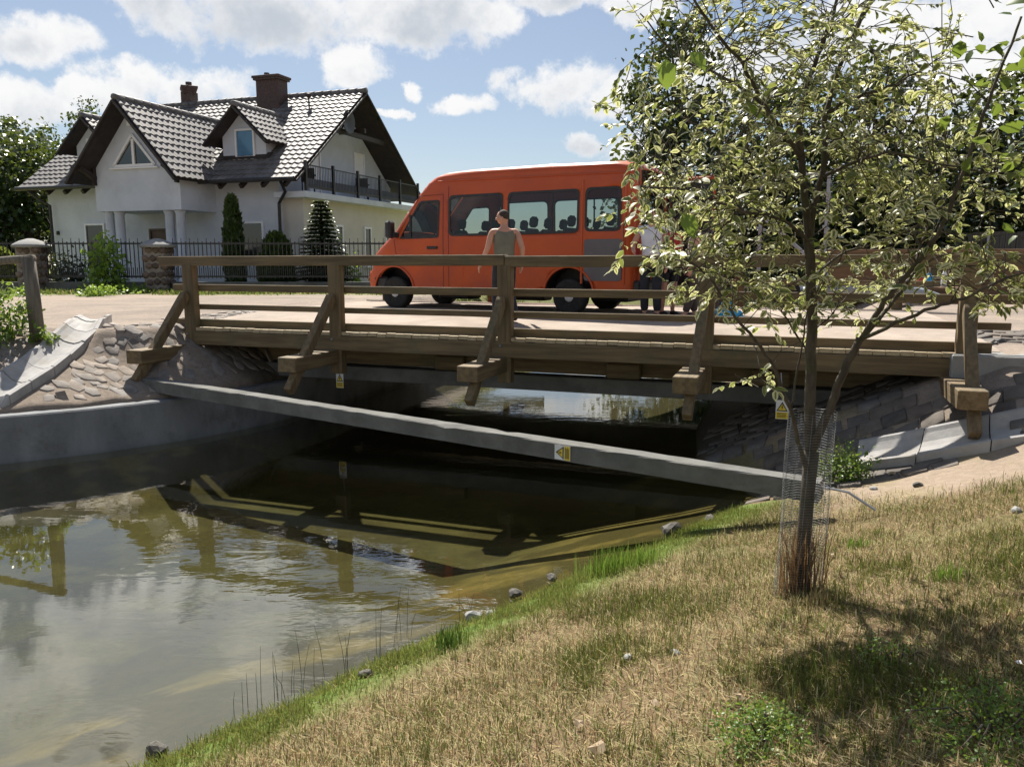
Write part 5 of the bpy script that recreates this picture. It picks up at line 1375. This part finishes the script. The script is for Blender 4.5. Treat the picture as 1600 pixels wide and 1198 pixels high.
for i, (px, py, w_) in enumerate([(175, 463, .9), (205, 460, .8), (30, 466, .6), (150, 466, .5)]):
    P = at_z(px, py, 1.6); shrub('verge_plant', P.x, P.y, 1.58, w_, .28, 300, .10, M['leaf_bright'], ['green roadside plants under the bright shrub', 'roadside plants beside the right stone pillar', 'roadside plants at the foot of the left stone pillar', 'roadside plants between the pillars at the verge'][i], 50 + i, 'plants')

# ------------------------------------------------------------------ grass: one object nobody could count
def blades(name, n, x0, x1, y0, y1, dens, hfun, cfun, seed, kind='stuff', wid=.0016):
    rr = np.random.default_rng(seed); X = rr.uniform(x0, x1, n); Y = rr.uniform(y0, y1, n)
    keep = rr.random(n) < dens(X, Y); X, Y = X[keep], Y[keep]; Z = terrain(X, Y); n = len(X)
    ok = Z > .0; X, Y, Z = X[ok], Y[ok], Z[ok]; n = len(X)
    H = hfun(X, Y, rr, n); a = rr.uniform(0, 2 * math.pi, n); lean = rr.beta(1.2, 1.6, n) * 1.5
    C, lay_ = cfun(X, Y, rr, n); lean = np.where(lay_, rr.uniform(1.15, 1.6, n), np.where(H > .07, lean, lean * .8))
    dx, dy = np.cos(a) * np.sin(lean), np.sin(a) * np.sin(lean); dz = np.maximum(np.cos(lean), .06)
    w = wid * rr.uniform(.6, 1.5, n) * (1 + H * 3); px_, py_ = -np.sin(a) * w, np.cos(a) * w
    B = np.stack([X, Y, Z - .005], -1)
    V = np.empty((n, 5, 3)); V[:, 0] = B + np.stack([px_, py_, 0 * w], -1); V[:, 1] = B - np.stack([px_, py_, 0 * w], -1)
    mid_ = B + np.stack([dx * .55, dy * .55, dz * .62], -1) * H[:, None]
    V[:, 2] = mid_ - np.stack([px_, py_, 0 * w], -1) * .7; V[:, 3] = mid_ + np.stack([px_, py_, 0 * w], -1) * .7
    V[:, 4] = B + np.stack([dx * 1.05, dy * 1.05, dz * .85], -1) * H[:, None]
    base_ = np.arange(n)[:, None] * 5; ff = (base_ + np.array([0, 1, 2, 3, 3, 2, 4])[None]).ravel()
    o = np_mesh(name, V.reshape(-1, 3), ff, np.tile([4, 3], n), M['grass'], None, {'tint': np.repeat(C, 5, 0)})
    print(name, n); return tag(o, kind=kind)
gm2, t = newmat('grass_blade')
ca = t.n('ShaderNodeAttribute', _attribute_name='tint')
d1 = t.n('ShaderNodeBsdfDiffuse', Color=ca.outputs['Color']); d2 = t.n('ShaderNodeBsdfTranslucent', Color=ca.outputs['Color'])
t.n('ShaderNodeOutputMaterial', Surface=t.n('ShaderNodeMixShader', Fac=.38, i1=d1.outputs[0], i2=d2.outputs[0]).outputs[0]); M['grass'] = gm2
def dd_(X, Y): return (X - Y + 5.68) / 1.414
def bankdens(X, Y):
    zc = Y * CP + .3; vis = (np.abs(X) < .70 * zc + .25) & (wall_dist(X, Y) < 0) & (dd_(X, Y) > -.02)
    bare_ = sst(X, 2.6, 3.6) * sst(Y, 6.3, 7.0) * .88
    t2, m2 = tm(X, Y); pav = (m2 > -2.0) & (t2 > 8.4)
    return vis * (1 - bare_) * np.clip((3.4 / np.maximum(Y, 1.5)) ** 1.4, .25, 1) * np.where(pav, .0, 1) * (.34 + .86 * sst(fbm(X, Y, 2.2, 77), .34, .58))
def gfun(X, Y, rr, n):
    d = dd_(X, Y); g = fbm(X, Y, 1.1, 61); g2 = fbm(X, Y, 3.5, 65)
    green = np.clip(sst(d, .8, .12) * .95 + sst(g, .52, .74) * .42 + sst(g2, .55, .75) * .22 + .15, 0, 1) * np.where(Y > 5.8, 1.15, 1)
    isg = rr.random(n) < green * .92
    straw = np.array((.46, .385, .22)) * rr.uniform(.45, 1.35, (n, 1)) * (1 + rr.normal(0, .06, (n, 3)))
    brown = np.array((.22, .135, .075)) * rr.uniform(.6, 1.3, (n, 1))
    gr = np.array((.155, .175, .045)) * rr.uniform(.6, 1.35, (n, 1)) * (1 + rr.normal(0, .08, (n, 3))) * np.where(d < .6, 1.25, .85)[:, None]
    C = np.where(isg[:, None], gr, np.where((rr.random(n) < .25)[:, None], brown, straw))
    return np.clip(C, .005, .9), ~isg & (rr.random(n) < .86)
def hfun(X, Y, rr, n):
    d = dd_(X, Y); return np.where(rr.random(n) < .55, rr.uniform(.04, .11, n), rr.uniform(.015, .04, n)) * np.where(d < .6, .6, 1) + .06 * sst(d, .5, .1) * rr.random(n) + .02 * sst(fbm(X, Y, 1.1, 61), .56, .7) * rr.random(n)
blades('bank_grass', 1700000, -3.0, 5.5, 1.9, 9.6, bankdens, hfun, gfun, 3)
def vdens(X, Y): return sst(Y + (fbm(X, Y, .8, 21) - .5) * 1.6, 21.5, 22.6) * (np.abs(Y - 24) > .35) * .8
blades('verge_grass', 40000, -22, 3, 21, 27.0, vdens, lambda X, Y, r, n: r.uniform(.06, .2, n) * np.where(Y > 24, .6, 1), lambda X, Y, r, n: (np.where((r.random(n) < .7)[:, None], np.array((.14, .19, .04)), np.array((.32, .28, .14))) * r.uniform(.6, 1.3, (n, 1)), r.random(n) < .1), 4, wid=.012)
# grass tuft inside the guard
def tuft(px, py, z, n, h_, label, name='grass_tuft', col=(.16, .25, .04), spread=.09, seed=1, cat='grass tuft', d0=None):
    P = on_ground(px, py, 0) if d0 is None else d0; rr = np.random.default_rng(seed)
    X = P.x + rr.normal(0, spread, n); Y = P.y + rr.normal(0, spread, n); Z = np.maximum(terrain(X, Y), -.1) ; H = rr.uniform(.45, 1.1, n) * h_; a = rr.uniform(0, 6.28, n); ln = rr.uniform(0, .45, n)
    w = .0028 * rr.uniform(.7, 1.3, n); q = np.stack([-np.sin(a) * w, np.cos(a) * w, 0 * w], -1); B = np.stack([X, Y, Z - .01], -1); V = np.empty((n, 5, 3))
    up = lambda k1, k2: np.stack([np.cos(a) * ln * k1 * H, np.sin(a) * ln * k1 * H, k2 * H], -1)
    V[:, 0] = B + q; V[:, 1] = B - q; V[:, 2] = B - q * .8 + up(.35, .55); V[:, 3] = B + q * .8 + up(.35, .55); V[:, 4] = B + up(1.1, .95)
    C = np.array(col) * rr.uniform(.6, 1.4, (n, 1)); ff = (np.arange(n)[:, None] * 5 + np.array([0, 1, 2, 3, 3, 2, 4])[None]).ravel()
    return tag(np_mesh(name, V.reshape(-1, 3), ff, np.tile([4, 3], n), M['grass'], None, {'tint': np.repeat(C, 5, 0)}), label, cat)
tuft(0, 0, 0, 260, .55, 'dry reddish grass standing inside the wire guard at the tree foot', col=(.20, .12, .055), spread=.055, seed=2, d0=base)
tuft(945, 895, .06, 220, .26, 'tall bright grass tuft at the middle of the waterside edge', spread=.09, seed=3)
tuft(1000, 880, .08, 160, .2, 'bright grass tuft right of the tallest waterside tuft', spread=.1, seed=4)
tuft(705, 1010, .1, 130, .17, 'dark green grass tuft on the bank left of the middle', col=(.06, .11, .02), spread=.06, seed=5)
tuft(1280, 945, .55, 120, .12, 'small dry tuft right of the tree foot', col=(.3, .24, .12), spread=.05, seed=6)
tuft(1480, 905, .55, 110, .13, 'green grass tuft on the dry slope right of the tree', spread=.05, seed=7)
tuft(1340, 855, .5, 110, .10, 'small green grass tuft behind the tree on the slope', spread=.05, seed=8)
for i, (px, py) in enumerate([(388, 1110), (425, 1095), (470, 1085), (505, 1062), (540, 1050), (610, 1012), (640, 985), (735, 960)]):
    lbs = ['leftmost reed stems standing in the water by the bank', 'reed stems second from the left in the water', 'thin reeds third from the left in the water', 'reeds in the water below the white cloud reflection', 'sparse reeds left of the shore stones', 'reeds in the water near the dark grass tuft', 'reed stems upstream of the dark grass tuft', 'reeds at the water edge beside the pale stones']
    P = at_z(px, py, 0); rr2 = np.random.default_rng(70 + i); b = MB()
    for k in range(4):
        x, y = rr2.normal(0, .07, 2); hh = rr2.uniform(.12, .34); l1, l2 = rr2.normal(0, .04, 2)
        b.tube([(x, y, -.15), (x + l1 * .5, y + l2 * .5, hh * .5), (x + l1, y + l2, hh)], [.002, .0016, .0008], 4, cap=False)
    o = b.build('reed_clump', M['reed']); o.location = P; tag(o, lbs[i], 'reeds', 'reeds in the shallow water')

# ------------------------------------------------------------------ stones, stakes and litter on the bank
for i, (px, py, s_, m_, lb) in enumerate([(740, 968, .07, 'concrete', 'pale stone cluster at the waterline below the middle of the bridge'), (768, 962, .05, 'concrete', 'smaller pale stone beside the pale waterline stone'), (572, 1056, .05, 'darkstone', 'dark broken stone at the edge of the grass'), (805, 930, .06, 'darkstone', 'dark stone in the water right of the pale stones'), (862, 905, .055, 'darkstone', 'dark stone under the tall waterside tuft'), (1048, 832, .11, 'darkstone', 'large dark stone at the waterline under the bridge shadow'), (1110, 815, .08, 'darkstone', 'dark stone at the waterline near the beam'), (245, 1176, .07, 'darkstone', 'dark square block in the water at the bottom left'), (980, 1030, .035, 'concrete', 'pale pebble lying on the dry grass in the middle'), (1055, 1022, .028, 'concrete', 'small pale pebble left of the tree shadow'), (1588, 800, .05, 'concrete', 'pale stone on the grass at the right edge'), (1365, 765, .04, 'concrete', 'small pale stone by the weeds right of the tree guard'), (1435, 760, .05, 'darkstone', 'dark clod on the bare soil below the gutter')]):
    P = on_ground(px, py, 0); P.z = max(tz(P.x, P.y), 0) if i < 8 else tz(P.x, P.y)
    b = MB(); b.blob((0, 0, s_ * .25), (s_, s_ * .75, s_ * .6), 2, .22, i)
    o = b.build('stone', M[m_]); o.location = P; o.rotation_euler.z = i * 1.3; tag(o, lb, 'stone')
def litter(px, py, lb, s_=.045, m_='deadleaf', up=.6):
    P = on_ground(px, py, 0); P.z = tz(P.x, P.y) + .03
    b = MB(); n = 7; A = [Vector((s_ * math.cos(2 * math.pi * k / n) * random.uniform(.6, 1.1), s_ * .7 * math.sin(2 * math.pi * k / n) * random.uniform(.6, 1.1), random.uniform(-.25, .35) * s_)) for k in range(n)]
    c0 = b.bm.verts.new((0, 0, s_ * .12)); vs = [b.bm.verts.new(a) for a in A]
    for k in range(n): b.bm.faces.new((c0, vs[k], vs[(k + 1) % n]))
    o = b.build('dry_leaf' if m_ == 'deadleaf' else 'paper_scrap', M[m_]); o.location = P; o.rotation_euler = (random.uniform(-.3, .3), random.uniform(-.3, .3), random.uniform(0, 6)); tag(o, lb, 'dry leaf' if m_ == 'deadleaf' else 'litter')
litter(935, 1178, 'curled pale dry leaf near the bottom of the bank', .05)
litter(905, 1140, 'grey dry leaf above the curled leaf on the bank', .035)
litter(1156, 1098, 'brown dry leaf at the left edge of the tree shadow', .04)
litter(1022, 1108, 'dark dry leaf left of the tree shadow', .03)
litter(1362, 1025, 'white scrap of paper in the middle of the tree shadow', .014, 'whitebag')
litter(1360, 1065, 'scrap of pale paper lower in the tree shadow', .02, 'whitebag')
litter(1590, 1045, 'pale scrap in the shade at the right edge', .02, 'whitebag')
litter(1300, 872, 'dry leaf on the slope right of the wire guard', .025)
litter(1440, 915, 'dry leaf beside the green tuft right of the tree', .03)
litter(1393, 745, 'grey wood chip on the bare soil below the gutter', .06)

# ------------------------------------------------------------------ right background: hut, fence, trailer, bags
hx, hy = at(1440, 420, 21.5).x, 21.5
hut = empty('wooden_hut', (hx, hy, 1.6), R(-14), 'low brown wooden hut with two small windows behind the right end of the bridge', 'hut')
MB().box((0, 0, .58), (5.2, 1.6, 1.16), bev=.01).build('wall', M['hutwood'], hut)
MB().box((0, -.05, 1.22), (5.6, 2.1, .10), bev=.01).build('roof', M['hutwood'], hut)
for x in (.22, 1.25):
    b = MB(); b.box((x, -.815, .72), (.50, .05, .42)); f_ = b.build('window', M['shirt_beige'], hut)
    MB().box((x, -.845, .72), (.40, .02, .32)).build('pane', M['winglass'], f_)
def board_fence(x0, x1, y, label):
    r0 = empty('board_fence', ((x0 + x1) / 2, y, 1.55), R(-8), label, 'fence'); b = MB(); L = x1 - x0; n = int(L / .16)
    for i in range(n): b.box((-L / 2 + i * L / n + .08, random.uniform(-.01, .01), .95 + random.uniform(-.03, .03)), (.15, .025, 1.9))
    b.build('board', M['greyboard'], r0)
    for k in range(int(L / 2.2) + 1): MB().box((-L / 2 + k * 2.2, -.06, 1.0), (.07, .07, 2.05)).build('post', M['greypaint'], r0)
board_fence(12.6, 24, 24.5, 'tall grey board fence at the right edge behind the hut')
kt = empty('kayak_trailer', (at(1235, 420, 18).x, 18.0, 1.6), R(-25), 'grey steel kayak trailer rack standing behind the young tree trunk', 'trailer')
b = MB()
for x in (-.7, .7):
    b.beam((x, 0, .4), (x, 0, 2.9), .07, .07, up=Vector((1, 0, 0)))
    for z in (1.0, 1.7, 2.4): b.beam((x, -.8, z), (x, .8, z), .05, .05)
b.beam((-.7, 0, 2.0), (.9, -.1, .6), .07, .07); b.beam((-1.3, 0, .4), (1.9, 0, .4), .09, .09); b.beam((-.7, 0, 2.86), (.7, 0, 2.86), .06, .06)
b.build('frame', M['greypaint'], kt)
for s_ in (-1, 1): MB().lathe([(.15, -.08), (.29, -.09), (.31, 0), (.29, .09), (.15, .08)], (0, s_ * .75, .31), 22, 'y').build('wheel', M['rubber'], kt, True)
def kayak(loc, rz, label):
    b = MB(); n = 22; L = 3.4; rows = []
    for i in range(n + 1):
        u = -1 + 2 * i / n; w = .32 * (1 - abs(u) ** 2.4) + .01; hgt = .17 * (1 - abs(u) ** 3) + .01; lift = .14 * u * u
        rows.append([b.bm.verts.new((u * L / 2, w * math.cos(a), lift + hgt * math.sin(a))) for a in np.linspace(0, 2 * math.pi, 16, endpoint=False)])
    for A, B in zip(rows, rows[1:]):
        for k in range(16): b.bm.faces.new((A[k], A[(k + 1) % 16], B[(k + 1) % 16], B[k]))
    o = b.build('kayak', M['kayak'], None, True); o.location = loc; o.rotation_euler = (math.pi, 0, rz); tag(o, label, 'kayak', 'grey kayaks by the trailer'); return o
P = at(1345, 452, 17.2); kayak((P.x, P.y, P.z), R(-10), 'grey kayak lying upside down right of the young tree trunk')
MB_ = MB()
for dx in (-.9, .9): MB_.beam((dx, -.3, 0), (dx, 0, .26), .05, .05); MB_.beam((dx, .3, 0), (dx, 0, .26), .05, .05)
o = MB_.build('trestle', M['greypaint']); o.location = (P.x, P.y, 1.62); o.rotation_euler.z = R(-10); tag(o, 'low grey trestle holding the upturned kayak', 'trestle')
P = at(1448, 470, 17.5)
tb = empty('picnic_table', (P.x + .2, 17.6, 1.62), R(-10), 'low brown wooden table with small bright things on it behind the rail', 'table')
MB().box((0, 0, .36), (1.5, .6, .05), bev=.01).build('tabletop', M['hutwood'], tb)
for sx in (-1, 1):
    for sy in (-1, 1): MB().box((sx * .62, sy * .22, .17), (.06, .06, .34)).build('leg', M['hutwood'], tb)
bpy.context.view_layer.update()
def prop(name, px, m_, r, h_, lb, cat):
    q = at(px, 450, 17.55); o = MB().lathe([(r * .9, 0), (r, .02), (r * .97, h_ * .7), (r * .5, h_ * .9), (r * .45, h_)], (0, 0, 0), 14).build(name, M[m_], None, True); o.location = (q.x, 17.55, 2.007); tag(o, lb, cat)
prop('canister', 1449, 'bluebag', .11, .30, 'blue canister on the low table behind the rail', 'canister')
prop('cloth_bag', 1437, 'redbag', .09, .26, 'red bag left of the blue canister on the low table', 'bag')
prop('bucket', 1417, 'whitebag', .11, .20, 'white bucket at the left end of the low table', 'bucket')
prop('bottle', 1474, 'whitebag', .06, .36, 'pale bottle at the right end of the low table', 'bottle')
P = at(1135, 484, 12.35)
b = MB(); b.blob((0, 0, .12), (.19, .13, .13), 3, .12, 4); b.blob((.16, .02, .08), (.11, .1, .09), 3, .1, 5); b.tube([(-.1, 0, .22), (-.05, 0, .31), (.05, 0, .31), (.1, 0, .22)], .012, 6)
o = b.build('travel_bag', M['bluebag'], None, True); mm_ = float(tm(P.x, P.y)[1]); o.location = (P.x, P.y, deckz(mm_)); tag(o, 'bright blue bag lying on the bridge deck behind the rail', 'bag')
# pale bent pipe at the right end of the bridge
q = at(1526, 500, 9.6); g0 = tz(q.x, q.y)
o = MB().tube([(0, 0, -.1), (0, 0, .18), (.03, .02, .24), (.1, .05, .26), (.5, .3, .26)], .022, 8).build('bent_pipe', M['whitebag'], None, True); o.location = (q.x, q.y, g0); tag(o, 'thin white bent pipe rail beside the right bridge post', 'pipe')
